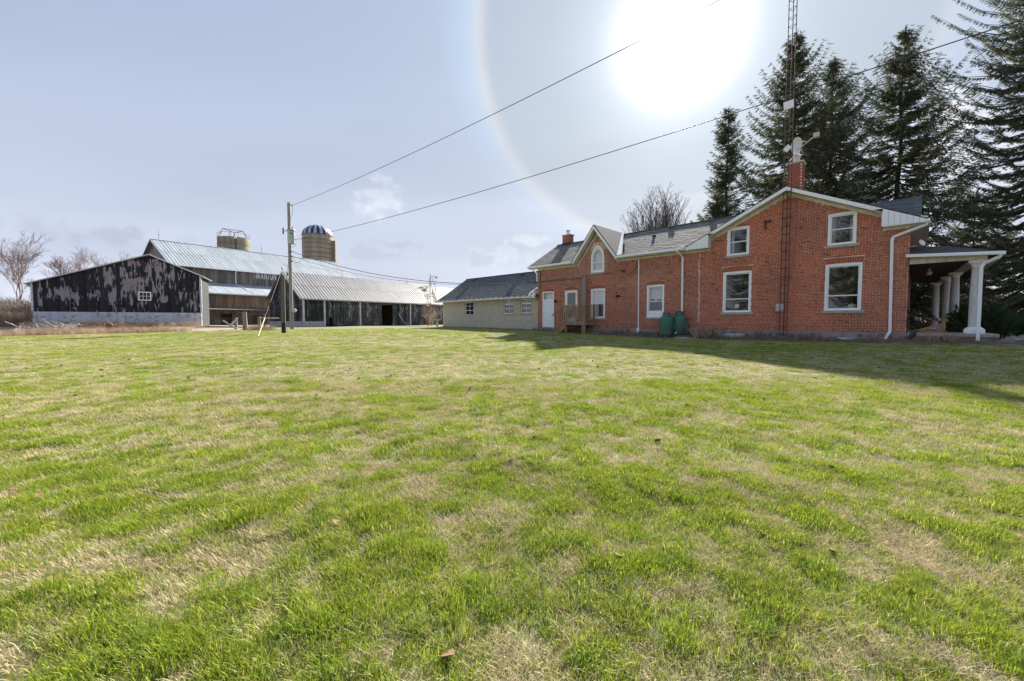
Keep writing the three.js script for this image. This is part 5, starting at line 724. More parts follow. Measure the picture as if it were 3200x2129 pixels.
// ---------------------------------------------------------------- stoop, pole, tanks, chair
const hw = (x, y, z) => house.localToWorld(V(x, y, z));
{
  const s = thing('wooden_stoop', 'small brown wooden stoop with railings and steps before the storm door', 'stoop', [HO[0], 0, -HO[1]], house.rotation.y), m = mat.stoopWood, r = rng(9);
  const m2 = [M(0.48, 0.31, 0.18, { map: tWood }), M(0.57, 0.40, 0.25, { map: tWood }), M(0.52, 0.35, 0.215, { map: tWood })];
  for (let i = 0; i < 11; i++) part('deck_board', bev(3.55, 5.18, 1.46, 1.495, 0.03 + i * 0.12, 0.14 + i * 0.12, 0.004), m2[i % 3], s);
  part('rim_joist', [bev(3.55, 5.18, 1.26, 1.46, 1.31, 1.35, 0.004), bev(3.55, 3.59, 1.26, 1.46, 0.03, 1.31, 0.004), bev(5.14, 5.18, 1.26, 1.46, 0.03, 1.31, 0.004)], m, s);
  for (const [x, z, y1] of [[3.62, 1.25, 2.56], [5.11, 1.25, 2.56], [3.62, 0.12, 2.56], [5.11, 0.12, 2.56], [4.95, 1.25, 1.46]]) part('post', bev(x - 0.045, x + 0.045, 0.3, y1, z - 0.045, z + 0.045, 0.004), m2[0], s);
  part('hand_rail', bev(3.55, 5.18, 2.56, 2.60, 1.20, 1.33, 0.006), m2[1], s); part('hand_rail', bev(5.06, 5.16, 2.56, 2.60, 0.05, 1.19, 0.006), m2[1], s);
  part('bottom_rail', bev(3.67, 5.06, 1.60, 1.64, 1.22, 1.28, 0.004), m2[1], s); part('bottom_rail', bev(5.08, 5.14, 1.60, 1.64, 0.17, 1.2, 0.004), m2[1], s);
  for (let i = 0; i < 8; i++) part('baluster', bev(3.78 + i * 0.165, 3.815 + i * 0.165, 1.64, 2.56, 1.23, 1.265, 0.003), m2[i % 3], s);
  for (let i = 0; i < 6; i++) part('baluster', bev(5.092, 5.127, 1.64, 2.56, 0.24 + i * 0.16, 0.275 + i * 0.16, 0.003), m2[i % 3], s);
  for (let i = 0; i < 3; i++) { const x = 3.53 - i * 0.36, y = 1.28 - i * 0.2; part('tread', bev(x - 0.36, x + 0.02, y - 0.04, y, 0.22, 1.30, 0.005), m2[1], s); part('riser', bx(x - 0.01, x + 0.015, y - 0.16, y - 0.041, 0.25, 1.26), m2[0], s); }
  for (const z of [0.24, 1.28]) { part('stringer', poly([[3.55, 1.28], [3.55, 1.02], [2.55, 0.45], [2.35, 0.45], [2.35, 0.60]], z - 0.02, z + 0.02), m, s); part('newel', bev(2.70 - 0.045, 2.70 + 0.045, 0.4, 2.0, z - 0.02, z + 0.07, 0.004), m2[0], s); part('stair_rail', bar(V(2.42, 1.90, z + 0.03), V(3.62, 2.56, z + 0.03), 0.045, 0.09), m2[1], s); part('stair_bottom_rail', bar(V(2.7, 1.10, z + 0.02), V(3.6, 1.62, z + 0.02), 0.04), m2[1], s); for (let i = 0; i < 5; i++) { const x = 2.85 + i * 0.15, y = 1.20 + (x - 2.7) * 0.56; part('baluster', bev(x - 0.017, x + 0.017, y, y + 0.84, z + 0.0, z + 0.035, 0.003), m2[i % 3], s); } }
}
{ const b = hw(4.44, 0, 0.36), p = thing('stoop_pole', 'grey round wooden post rising behind the stoop railing', 'pole', [b.x, 0.4, b.z]); part('shaft', rod(V(0, 0, 0), V(0, 4.15, 0), 0.15, 0.145, 14), mat.pole, p); part('hook', rod(V(-0.1, 3.95, 0.12), V(-0.2, 3.95, 0.22), 0.02), mat.wire, p); }
for (const [x, z, lab] of [[10.42, 0.85, 'front one of the two green propane tanks, nearer the small window'], [10.98, 0.40, 'rear propane tank, beside the white downspout']]) {
  const b = hw(x, 0, z), g0 = gy(b.x, b.z), t = thing('propane_tank', lab, 'propane tank', [b.x, g0 - 0.02, b.z], house.rotation.y, 'green propane tanks');
  const R = 0.40, pr = [[0.30, 0], [0.30, 0.06], [R, 0.12], [R, 0.98]]; for (let i = 1; i <= 8; i++) { const a = i / 8 * Math.PI / 2; pr.push([R * Math.cos(a) + 0.0001, 0.98 + 0.2 * Math.sin(a)]); } part('body', new THREE.LatheGeometry(pr.map((q) => new THREE.Vector2(...q)), 36), mat.tank, t);
  const col = new THREE.CylinderGeometry(0.20, 0.21, 0.22, 28, 1, true); col.translate(0, 1.24, 0); part('collar', col, M(0.055, 0.175, 0.12, { roughness: 0.5, side: THREE.DoubleSide }), t); part('collar_rim', new THREE.TorusGeometry(0.205, 0.02, 8, 28).rotateX(Math.PI / 2).translate(0, 1.35, 0), mat.black, t);
  for (const a of [-0.4, 0.9]) part('collar_slot', new THREE.SphereGeometry(0.045, 10, 8).scale(1.2, 0.8, 0.3).translate(0, 1.26, 0.205).rotateY(a), mat.dark, t);
  part('valve', rod(V(0, 1.15, 0), V(0, 1.3, 0), 0.04), mat.galv, t); part('lifting_lug', new THREE.TorusGeometry(0.05, 0.012, 6, 14).translate(-0.25, 1.17, 0.1), mat.black, t);
}
{ // low reclining wooden chair on the porch, side-on
  const b = hw(20.9, 1.022, -0.62), c = thing('porch_chair', 'slanted brown wooden lounge chair on the porch floor', 'chair', b.toArray(), house.rotation.y), m = M(0.50, 0.27, 0.10, { map: tWood, roughness: 0.6 }), dk = M(0.075, 0.03, 0.02, { map: tWood, roughness: 0.6 });
  for (const z of [-0.5, 0]) { part('side_rail', bar(V(-0.40, 0.05, z), V(0.42, 0.36, z), 0.10, 0.03), m, c); part('foot_rail', bar(V(-0.45, 0.05, z), V(0.5, 0.05, z), 0.09, 0.03), m, c); part('leg', bar(V(0.46, 0, z), V(0.46, 0.60, z), 0.10, 0.03), m, c); part('arm', bar(V(-0.35, 0.60, z), V(0.55, 0.60, z), 0.03, 0.11), M(0.22, 0.14, 0.09, { map: tWood }), c); }
  for (let i = 0; i < 6; i++) part('back_slat', bar(V(-0.18, 0.18, -0.45 + i * 0.08), V(-0.80 + Math.abs(i - 2.5) * 0.03, 1.12, -0.45 + i * 0.08), 0.03, 0.07), dk, c);
  for (let i = 0; i < 5; i++) part('seat_slat', bar(V(-0.22 + i * 0.15, 0.15 + i * 0.055, -0.5), V(-0.22 + i * 0.15, 0.15 + i * 0.055, 0), 0.10, 0.02), m, c);
}
{ // garden cart wheel leaning by the porch corner
  const b = hw(20.62, 1.45, -1.5), c = thing('iron_wheel', 'dark spoked iron wheel in the shadow behind the lounge chair', 'wheel', b.toArray(), house.rotation.y); part('rim', new THREE.TorusGeometry(0.36, 0.025, 8, 32), mat.black, c); for (let i = 0; i < 8; i++) { const a = i * Math.PI / 4; part('spoke', rod(V(0, 0, 0), V(Math.cos(a) * 0.36, Math.sin(a) * 0.36, 0), 0.012), mat.black, c); } part('hub', rod(V(0, 0, -0.06), V(0, 0, 0.06), 0.05), mat.black, c);
}
// ---------------------------------------------------------------- yard clutter by the barns
{
  const put = (px, d) => { const x = (px - 1600) / 1280 * d; return [x, gy(x, -d), -d]; };
  const post = (px, d, h, rr, lab, lean = 0) => { const [x, y, z] = put(px, d), p = thing('fence_post', lab, 'fence post', [x, y, z], 0, 'old yard fence posts'), g = rod(V(0, -0.2, 0), V(lean, h, 0), rr * 1.15, rr * 0.9, 9), q = g.attributes.position; for (let i = 0; i < q.count; i++) q.setX(i, q.getX(i) + 0.02 * Math.sin(q.getY(i) * 7 + i)); g.computeVertexNormals(); part('stake', g, mat.greyWood, p); part('wire_staple', rod(V(rr * 0.8, h * 0.7, 0.05), V(rr * 1.2, h * 0.7, 0.08), 0.02), mat.rust, p); return p; };
  post(768, 35.2, 1.55, 0.17, 'thick split fence post standing alone before the forebay', -0.1); post(738, 38, 1.0, 0.14, 'short dark fence post behind the leaning red-marked board'); post(811, 40.5, 1.15, 0.15, 'pale fence post with a rail, left of the shed corner'); post(828, 44, 1.4, 0.09, 'thin fence post touching the shed corner');
  { const [x, y, z] = put(819, 40.5), p = single('fence_rail', bar(V(x - 0.1, y + 0.95, z), V(x + 0.9, y + 0.95, z - 1.4), 0.07, 0.1), mat.greyWood, 'short rail nailed between the two pale fence posts', 'rail'); }
  const board = (px0, py0, px1, py1, d, w, m, name, lab, cat) => { const P = (px, py) => V((px - 1600) / 1280 * d, 1.5 + (1005 - py) / 1280 * d, -d); single(name, bar(P(px0, py0), P(px1, py1), w, 0.05), m, lab, cat); };
  board(716, 1022, 742, 995, 37, 0.17, M(0.66, 0.62, 0.55, { map: tWood }), 'leaning_board', 'pale leaning board with a reddish mark, in the yard', 'board'); board(698, 1003, 738, 1027, 37.4, 0.12, M(0.44, 0.46, 0.50, { map: tWood }), 'fallen_board', 'grey board fallen across the yard behind the pale one', 'board');
  { const P = (px, py, d) => V((px - 1600) / 1280 * d, 1.5 + (1005 - py) / 1280 * d, -d), d = 45; single('yard_rail', tube([P(637, 965, 45), P(700, 967, 46), P(780, 969, 47.5), P(845, 972, 50)], 0.055, 7), M(0.62, 0.62, 0.63, { roughness: 0.4, metalness: 0.4 }), 'long white horizontal pipe rail in front of the forebay', 'rail');
    const f = thing('feed_rack', 'low barred metal feed rack lying beside the black barn', 'feed rack', [-33.0, gy(-33, -45.5), -45.5], 0.6); part('rail', rod(V(0, 0.75, 0), V(2.0, 0.75, 0), 0.04), mat.rust, f); part('rail', rod(V(0, 0.2, 0.1), V(2.0, 0.2, 0.1), 0.04), mat.rust, f); for (let i = 0; i < 11; i++) part('bar', rod(V(0.05 + i * 0.19, 0.2, 0.1), V(0.05 + i * 0.19, 0.75, 0), 0.03), mat.rust, f); part('frame', rod(V(2.0, 0.75, 0), V(3.0, 0.2, 0.2), 0.05), mat.rust, f); }
}
{ // pedestal bird bath at the annex corner
  const x = -7.72, z = -42.3, b = thing('bird_bath', 'weathered concrete bird bath on a pedestal by the annex corner', 'bird bath', [x, gy(x, z), z]);
  part('pedestal', new THREE.LatheGeometry([[0.22, -0.1], [0.22, 0.06], [0.12, 0.14], [0.09, 0.4], [0.13, 0.62], [0.16, 0.68]].map((q) => new THREE.Vector2(...q)), 20), mat.conc, b); part('bowl', new THREE.LatheGeometry([[0.0, 0.68], [0.2, 0.68], [0.40, 0.76], [0.42, 0.80], [0.36, 0.80], [0.1, 0.74], [0, 0.74]].map((q) => new THREE.Vector2(...q)), 24), mat.conc, b);
}
{ // paving stones and the timber-edged raised bed below the gable
  const st = (x, z, w, d, h, lab) => { const b = hw(x, 0, z), y = gy(b.x, b.z), g = bev(-w / 2, w / 2, 0, h, -d / 2, d / 2, 0.015), o = single('paving_stone', g, mat.conc, lab, 'stone', 'loose paving stones'); o.position.set(b.x, y - 0.02, b.z); o.rotation.y = house.rotation.y + 0.06; };
  st(11.55, 1.35, 0.75, 0.4, 0.09, 'flat pale paving stone at the bed edge, left one'); st(12.1, 1.45, 0.55, 0.35, 0.08, 'flat pale paving stone at the bed edge, right one');
  const b = hw(0, 0, 0), t = thing('cellar_hatch', 'dark sloping board cellar hatch beside the tanks', 'hatch', [HO[0], 0, -HO[1]], house.rotation.y); for (let i = 0; i < 6; i++) part('board', slab([V(11.55 + i * 0.2, 0.66, 1.05), V(11.73 + i * 0.2, 0.66, 1.05), V(11.73 + i * 0.2, 1.06, 0.06), V(11.55 + i * 0.2, 1.06, 0.06)], 0.04), M(0.085, 0.075, 0.065, { map: tWood }), t); part('side', poly([[0.05, 0.4], [1.05, 0.4], [1.05, 0.6], [0.05, 1.0]], 0, 0.05).rotateY(-Math.PI / 2).translate(11.55, 0, 0), M(0.10, 0.09, 0.08, { map: tWood }), t); part('edging', bev(11.2, 12.9, 0.5, 0.74, 1.10, 1.18), M(0.20, 0.16, 0.12, { map: tWood }), t);
}
console.log('objects built');

// ---------------------------------------------------------------- plants
function blades(list, seed = 0) { // flat tapering leaves: [base, tip, width, sag]
  const p = [], col = [], rr = rng(seed + 9); for (const [a, b, w, s] of list) { if (seed) { const k = 0.55 + 0.95 * rr() * rr() + 0.1, h = (rr() - 0.5) * 0.2; for (let i = 0; i < 9; i++) col.push(k * (1 + h), k, k * (1 - h)); } const d = b.clone().sub(a), side = V(-d.z, 0, d.x); if (side.lengthSq() < 1e-8) side.set(1, 0, 0); side.normalize().multiplyScalar(w / 2); const m = a.clone().lerp(b, 0.55); m.y += s; const A = a.clone().add(side), B = a.clone().sub(side), C = m.clone().addScaledVector(side, 0.75), E = m.clone().addScaledVector(side, -0.75); for (const v of [A, B, E, A, E, C, C, E, b]) p.push(v.x, v.y, v.z); }
  const g = new THREE.BufferGeometry(); g.setAttribute('position', new THREE.Float32BufferAttribute(p, 3)); if (seed) g.setAttribute('color', new THREE.Float32BufferAttribute(col, 3)); g.computeVertexNormals(); return g;
}
function instances(name, geo, m, mats, cols, parent) { const o = new THREE.InstancedMesh(geo, m, mats.length); const c = new THREE.Color(); mats.forEach((q, i) => { o.setMatrixAt(i, q); if (cols) o.setColorAt(i, c.setRGB(...cols[i])); }); o.name = name; o.castShadow = o.receiveShadow = true; o.userData.kind = 'stuff'; parent.add(o); return o; }
const TM = (x, y, z, ry, sx, sy = sx, sz = sx) => new THREE.Matrix4().compose(V(x, y, z), new THREE.Quaternion().setFromEuler(new THREE.Euler(0, ry, 0)), V(sx, sy, sz));
// --- lawn grass
{
  const r = rng(101), tuft = (n, R, h0, h1, lean, w) => { const l = []; for (let i = 0; i < n; i++) { const a = r() * 7, q = R * Math.sqrt(r()), b = V(Math.cos(a) * q, -0.006, Math.sin(a) * q), h = mix(h0, h1, r()), d = r() * 7, k = h * lean * (0.3 + r()); l.push([b, V(b.x + Math.cos(d) * k, h, b.z + Math.sin(d) * k), w * (0.7 + 0.6 * r()), h * 0.18]); } return blades(l, 5 + n); };
  const mat1 = (tr) => M(1.12, 1.12, 1.12, { vertexColors: true, transmission: tr, thickness: 0, roughness: 1, specularIntensity: 0.35, side: THREE.DoubleSide });
  const kinds = [tuft(30, 0.05, 0.018, 0.052, 0.9, 0.0030), tuft(24, 0.06, 0.015, 0.042, 1.5, 0.0032), tuft(30, 0.07, 0.008, 0.034, 1.9, 0.0024), tuft(26, 0.075, 0.008, 0.046, 1.6, 0.0024)];
  const mm = kinds.map(() => []), cc = kinds.map(() => []);
  const bands = [[0.7, 4, 1150, 0.9], [4, 9, 480, 1.2], [9, 18, 160, 1.7], [18, 38, 44, 2.5]];
  for (const [d0, d1, den, sc] of bands) { const hw0 = (d) => 1.42 * d + 2.2, area = 1.42 * (d1 * d1 - d0 * d0) + 4.4 * (d1 - d0), n = Math.round(area * den);
    for (let i = 0; i < n; i++) { let d = Math.sqrt(mix(d0 * d0, d1 * d1, r())), x = (2 * r() - 1) * hw0(d); if (x < edgeX(d) + 0.1 || bedAt(x, d)) continue; const [s, o] = houseLocal(x, d); if (o < 0.1 && s > -12.8) continue;
      const g = green(x, d), dead = r() > sst(0.14, 0.90, g) * 0.72 + 0.14, k = dead ? (r() < 0.5 ? 2 : 3) : (r() < 0.6 ? 0 : 1), lush = sst(0.62, 0.95, g), q = r();
      const f = dead ? 0.9 + 0.4 * r() : (0.60 + 0.35 * r() + 0.55 * lush) * (0.72 + 0.62 * vn(x * 6.5 + 40, d * 6.5)); mm[k].push(TM(x, groundH(x, -d), -d, r() * 6.28, sc * f, f * (sc > 1.5 ? 0.62 : 1) * mix(sc, 1, 0.6), sc * f));
      const v = 0.7 + 0.6 * r(); cc[k].push(dead ? (q < 0.7 ? [0.58 * v, 0.49 * v, 0.29 * v] : q < 0.9 ? [0.46 * v, 0.41 * v, 0.28 * v] : [0.34 * v, 0.25 * v, 0.14 * v]) : (q < 0.62 ? [0.275 * v, 0.345 * v, 0.022 * v] : q < 0.82 ? [0.155 * v, 0.245 * v, 0.022 * v] : [0.40 * v, 0.42 * v, 0.09 * v])); } }
  const lawn = new THREE.Group(); lawn.name = 'lawn_grass'; lawn.userData = { kind: 'stuff', label: 'short mixed green and straw coloured lawn grass', category: 'grass' }; scene.add(lawn);
  const nm = ['green_blades', 'spreading_blades', 'dead_blades', 'straw']; kinds.forEach((g, k) => instances(nm[k], g, mat1(k < 2 ? 0.42 : 0.22), mm[k], cc[k], lawn)); console.log('grass', mm.map((m) => m.length).join());
}
{ // dead leaves and bits of twig lying in the grass
  const r = rng(131), f = []; for (let i = 0; i < 3; i++) { const a = V(-0.03, 0, 0), b = V(0.035, 0.008, 0.004), c = V(0, 0.014, 0.022), d = V(0.004, -0.002, -0.024); f.push([a, d, b], [a, b, c]); } const g = faces(f.slice(0, 2)), mats = [], cols = []; for (let i = 0; i < 420; i++) { const d = 1.2 + 13 * Math.sqrt(r()), x = (2 * r() - 1) * (1.35 * d + 1), k = 0.6 + 0.9 * r(), q = new THREE.Quaternion().setFromEuler(new THREE.Euler((r() - 0.5) * 1.2, r() * 6.28, (r() - 0.5) * 1.2)); mats.push(new THREE.Matrix4().compose(V(x, groundH(x, -d) + 0.025, -d), q, V(k, k, k))); const v = 0.6 + 0.6 * r(); cols.push([0.26 * v, 0.15 * v, 0.085 * v]); }
  const l = new THREE.Group(); l.name = 'fallen_leaves'; l.userData = { kind: 'stuff', label: 'scattered small brown dead leaves lying in the grass', category: 'leaves' }; scene.add(l); instances('dead_leaves', g, M(1, 1, 1, { roughness: 0.9, side: THREE.DoubleSide }), mats, cols, l);
}
// --- spruces: whorls of drooping limbs hung with sprays of needles
const sprayGeo = (() => { const r = rng(202), l = []; for (let i = 0; i < 9; i++) { const t = 0.08 + i * 0.105, y = -0.16 * t * t; for (const s of [-1, 1]) { const len = 0.34 * (1 - 0.55 * t) * (0.8 + 0.4 * r()); l.push([V(t, y, 0), V(t + len * 0.62, y - 0.06 - 0.10 * r(), s * len * 0.72), 0.075, 0.0]); } if (i % 2) l.push([V(t, y, 0), V(t + 0.12, y - 0.22 * (0.6 + 0.6 * r()), (r() - 0.5) * 0.1), 0.07, 0]); } l.push([V(0, 0.02, 0), V(1.1, -0.2, 0), 0.08, 0.02]); return blades(l); })();
function spruceParts(seed, H, R, o = {}) {
  const r = rng(seed), { y0 = 0.4, pow = 0.85, droop = 1, gap = 0.42, dense = 0.95, tip = 0.45, size = 0.95 } = o, mats = [], cols = [], limbs = [], q = new THREE.Quaternion(), Y = V(0, 1, 0);
  for (let y = y0; y < H - 0.2; y += gap * (0.7 + 0.6 * r()) * mix(1.0, 0.55, y / H)) {
    const t = y / H, rad = R * Math.pow(1 - t, pow) * (0.72 + 0.5 * r()) + 0.18, n = Math.round(4 + 3 * r());
    for (let k = 0; k < n; k++) { const a = r() * 6.283, len = rad * (0.65 + 0.5 * r()), el = mix(-0.30 * droop, 0.75, Math.pow(t, 1.6)) + (r() - 0.5) * 0.25, dx = Math.cos(a), dz = Math.sin(a);
      const P = (s) => V(dx * len * s * Math.cos(el), y + len * s * Math.sin(el) - droop * 0.16 * len * Math.sin(s * Math.PI) + 0.22 * len * s * s * s, dz * len * s * Math.cos(el));
      for (let i = 0; i < 4; i++) limbs.push([P(i / 4), P((i + 1) / 4), mix(0.007 * len + 0.008, 0.004, i / 4), mix(0.007 * len + 0.008, 0.004, (i + 1) / 4)]);
      const step = 0.20 / dense, m = Math.max(2, Math.round(len / step));
      for (let i = 0; i < m; i++) { const s = mix(0.16, 1.0, (i + r() * 0.6) / m), p = P(s), sc0 = size * mix(0.66, 0.44, s) * (0.75 + 0.5 * r()) * mix(1, 0.7, t);
        for (const kind of [-1, 1, 0]) { if (kind === 0 && r() < 0.45) continue; const aa = a + kind * (0.75 + 0.4 * r()), dir = V(Math.cos(aa), kind ? -0.25 * droop - 0.35 * r() + 0.5 * t : (s > 0.85 ? 0.15 : -1.3 * droop), -0 + Math.sin(aa)).normalize();
          q.setFromUnitVectors(V(1, 0, 0), dir); const roll = new THREE.Quaternion().setFromAxisAngle(dir, (r() - 0.5) * 1.2); const sc = sc0 * (kind ? 1 : 0.9);
          mats.push(new THREE.Matrix4().compose(p, roll.multiply(q), V(sc, sc, sc))); const c = r(), b = 0.7 + 0.6 * r(); cols.push(c < 0.16 ? [0.15 * b, 0.125 * b, 0.088 * b] : c < 0.55 ? [0.085 * b, 0.112 * b, 0.066 * b] : [0.12 * b, 0.142 * b, 0.075 * b]); } } } }
  for (let i = 0; i < 10; i++) { const p = V(0, H - 0.08 * i, 0); q.setFromUnitVectors(V(1, 0, 0), V((r() - 0.5) * 0.9, 1, (r() - 0.5) * 0.9).normalize()); mats.push(new THREE.Matrix4().compose(p, q.clone(), V(tip, tip, tip))); cols.push([0.05, 0.075, 0.035]); }
  return { mats, cols, limbs };
}
const needleMat = M(1, 1, 1, { transmission: 0.32, thickness: 0, roughness: 1, specularIntensity: 0.4, side: THREE.DoubleSide });
function limbGeo(list, n = 4) { // tapering twigs, n-sided
  const pos = [], a = V(0, 0, 0), b = V(0, 0, 0), d = V(0, 0, 0); for (const [p, q, r0, r1] of list) { d.subVectors(q, p).normalize(); a.set(d.y, d.z, -d.x).cross(d).normalize(); b.crossVectors(d, a); for (let i = 0; i < n; i++) { const t0 = i / n * 6.2832, t1 = (i + 1) / n * 6.2832, P = (c, t, r) => [c.x + (a.x * Math.cos(t) + b.x * Math.sin(t)) * r, c.y + (a.y * Math.cos(t) + b.y * Math.sin(t)) * r, c.z + (a.z * Math.cos(t) + b.z * Math.sin(t)) * r]; const A = P(p, t0, r0), B = P(p, t1, r0), C = P(q, t1, r1), E = P(q, t0, r1); pos.push(...A, ...B, ...C, ...A, ...C, ...E); } }
  const g = new THREE.BufferGeometry(); g.setAttribute('position', new THREE.Float32BufferAttribute(pos, 3)); g.computeVertexNormals(); g.setAttribute('uv', new THREE.Float32BufferAttribute(new Float32Array(pos.length / 3 * 2), 2)); return g;
}
function spruce(name, label, cat, group, x, d, H, R, seed, o = {}) {
  const t = thing(name, label, cat, [x, groundH(x, -d) - 0.1, -d], o.turn ?? 0, group), s = spruceParts(seed, H, R, o);
  const tr = []; for (let i = 0; i < 12; i++) { const k = (q) => V(0.06 * Math.sin(q * 0.8 + seed), q, 0.06 * Math.cos(q * 0.7 + seed)); tr.push(rod(k(H * i / 12), k(H * (i + 1) / 12), mix(H * 0.0125, 0.02, i / 12), mix(H * 0.0125, 0.02, (i + 1) / 12), 10)); } part('trunk', tr, mat.barkDark, t);
  part('limbs', limbGeo(s.limbs), mat.barkDark, t); instances('crown', sprayGeo, needleMat, s.mats, s.cols, t); return t;
}
const SG = 'spruces behind the farmhouse';
spruce('spruce_tree', 'tall spruce rising behind the antenna mast', 'tree', SG, 24.2, 36, 25.2, 9.6, 301, { pow: 0.80 });
spruce('spruce_tree', 'leaning-topped spruce right of the antenna mast', 'tree', SG, 29.4, 38.5, 24.6, 9.4, 302, { pow: 0.80 });
spruce('spruce_tree', 'broad pointed spruce above the right end of the roof', 'tree', SG, 33.4, 36, 25.6, 11, 303, { pow: 0.86 });
spruce('spruce_tree', 'huge near spruce filling the right edge beside the porch', 'tree', SG, 33.2, 25, 32, 7.8, 304, { y0: 1.0, gap: 0.33, size: 0.56, dense: 1.9, pow: 0.55 });
spruce('spruce_tree', 'dark spruce in the gap beyond the porch columns', 'tree', SG, 42.5, 38, 12.5, 6.4, 305, { y0: 0.6, pow: 0.6 });
spruce('spruce_tree', 'low bushy young spruce behind the house ridge, left of the group', 'tree', SG, 20.2, 41, 12.6, 4.0, 306, { pow: 0.5 });
spruce('larch_tree', 'slender open-crowned conifer left of the spruces', 'tree', undefined, 21.4, 41.5, 21.6, 3.0, 307, { pow: 0.45, gap: 0.42, dense: 1, droop: 0.4, y0: 6 });
spruce('spruce_tree', 'spruce on the lawn behind the viewpoint, mirrored in the left gable window', 'tree', undefined, -30, -4, 21, 5.5, 308, { dense: 0.8 });
spruce('spruce_tree', 'spruce on the lawn behind the viewpoint, mirrored in the right gable window', 'tree', undefined, -21, -13, 22, 5.5, 309, { dense: 0.8 });
console.log('spruces');
// --- bare trees
function bare(seed, o) { // list of tapering twigs
  const r = rng(seed), out = [], { H, stems = 1, spread = 0.5, levels = 6, up = 0.25, r0 = 0.2, droop = 0, ratio = 0.74, kids = 2.6 } = o;
  function grow(p, dir, len, rad, lv) {
    const seg = lv < 2 ? 3 : 2; let q = p.clone(), d = dir.clone(), rr = rad; for (let i = 0; i < seg; i++) { d.add(V((r() - 0.5) * 0.28, (r() - 0.5) * 0.12 + (lv > 3 ? -droop : up * 0.18), (r() - 0.5) * 0.28)).normalize(); const e = q.clone().addScaledVector(d, len / seg), r1 = rr * (lv === levels ? 0.6 : 0.86); out.push([q.clone(), e.clone(), rr, r1, lv]); 
      if (lv < levels && i < seg - 1 && r() < 0.75) { const a = r() * 6.28, s = V(Math.cos(a), 0.2 + up, Math.sin(a)).multiplyScalar(spread * (0.7 + 0.6 * r())).add(d).normalize(); grow(e, s, len * ratio * (0.6 + 0.35 * r()), r1 * 0.62, lv + 1); }
      q = e; rr = r1; }
    if (lv < levels) { const n = Math.floor(kids + r()); for (let k = 0; k < n; k++) { const a = r() * 6.28, s = V(Math.cos(a), up, Math.sin(a)).multiplyScalar(spread * (0.5 + 0.8 * r())).add(d).normalize(); grow(q, s, len * ratio * (0.75 + 0.4 * r()), rr * (0.60 + 0.15 * r()), lv + 1); } }
  }
  for (let s = 0; s < stems; s++) { const a = s / stems * 6.28 + r(); grow(V(Math.cos(a) * (o.base ?? 0) * Math.sqrt(r()), -0.1, Math.sin(a) * (o.base ?? 0) * Math.sqrt(r())), V(stems > 1 ? Math.cos(a) * spread * 0.7 : 0.02, 1, stems > 1 ? Math.sin(a) * spread * 0.7 : 0).normalize(), H * (o.first ?? 0.24), r0 * (0.8 + 0.3 * r()), 0); }
  let top = 0; for (const s of out) top = Math.max(top, s[1].y); const k = H / top; const sq = o.squeeze ?? 1; for (const s of out) { s[0].multiplyScalar(k); s[1].multiplyScalar(k); s[0].x *= sq; s[0].z *= sq; s[1].x *= sq; s[1].z *= sq; s[2] = Math.max(s[2], o.min ?? 0.012); s[3] = Math.max(s[3], (o.min ?? 0.012) * 0.8); } return out;
}
function bareTree(name, label, x, d, seed, o, m, group, tw) { const t = thing(name, label, o.cat ?? 'tree', [x, groundH(x, -d), -d], 0, group), s = bare(seed, o); part('trunk', limbGeo(s.filter((q) => q[4] < 2), 7), m, t); const c = part('crown', limbGeo(s.filter((q) => q[4] >= 2), 3), tw ?? m, t); c.userData.kind = 'stuff'; return t; }
{ // rounded maple: limbs fan out of a short trunk and end on a dome
  const x = 15.9, d = 45.5, r = rng(402), big = [], fine = [], t = thing('bare_maple', 'leafless rounded maple crown above the wing roof', 'tree', [x, groundH(x, -d), -d]);
  big.push([V(0, -0.2, 0), V(0.05, 2.5, 0), 0.34, 0.30], [V(0.05, 2.5, 0), V(0, 4.8, 0.05), 0.30, 0.26]);
  function limb(p, q, rad, lv) { const L = p.distanceTo(q), n = Math.max(3, Math.round(L / 0.55)), out = lv === 0 ? big : fine; let a = p.clone(), ra = rad; const dir = q.clone().sub(p).normalize(), bow = V((r() - 0.5), 0, (r() - 0.5)).multiplyScalar(0.10 * L);
    for (let i = 1; i <= n; i++) { const u = i / n, b = p.clone().lerp(q, u).addScaledVector(bow, Math.sin(u * Math.PI)).add(V((r() - 0.5) * 0.08, lv ? 0.10 * L * u * u : 0, (r() - 0.5) * 0.08)), rb = mix(rad, Math.max(0.009, rad * 0.22), u); out.push([a.clone(), b.clone(), ra, rb]);
      if (lv < 3 && u > (lv ? 0.15 : 0.28) && u < 0.98) { const m = lv === 0 ? 2 : r() < 0.85 ? 1 : 0; for (let k = 0; k < m; k++) { const az = r() * 6.28, s = V(Math.cos(az), 0.25, Math.sin(az)).multiplyScalar(0.55 + 0.25 * r()).add(dir).normalize(); limb(b, b.clone().addScaledVector(s, (lv === 0 ? 0.34 : 0.42) * L * (1.15 - u * 0.75) * (0.6 + 0.6 * r()) + 0.15), Math.max(0.010, rb * 0.5), lv + 1); } }
      a = b; ra = rb; } }
  for (let k = 0; k < 26; k++) { const az = k * 2.4 + r() * 0.5, pol = mix(0.05, 1.12, Math.sqrt((k + 0.5) / 26)), e = V(Math.cos(az) * Math.sin(pol) * 3.7, 9.6 + Math.cos(pol) * 5.2, Math.sin(az) * Math.sin(pol) * 3.7).multiplyScalar(0.92 + 0.1 * r()); limb(V(0, 4.0 + 1.2 * r(), 0), e, 0.085, 0); }
  part('trunk', limbGeo(big, 6), mat.bark, t); stuff(part('crown', limbGeo(fine, 3), mat.bark, t)); }
const twig = M(0.26, 0.19, 0.165, { roughness: 0.95 }), birchG = 'bare birches by the black barn';
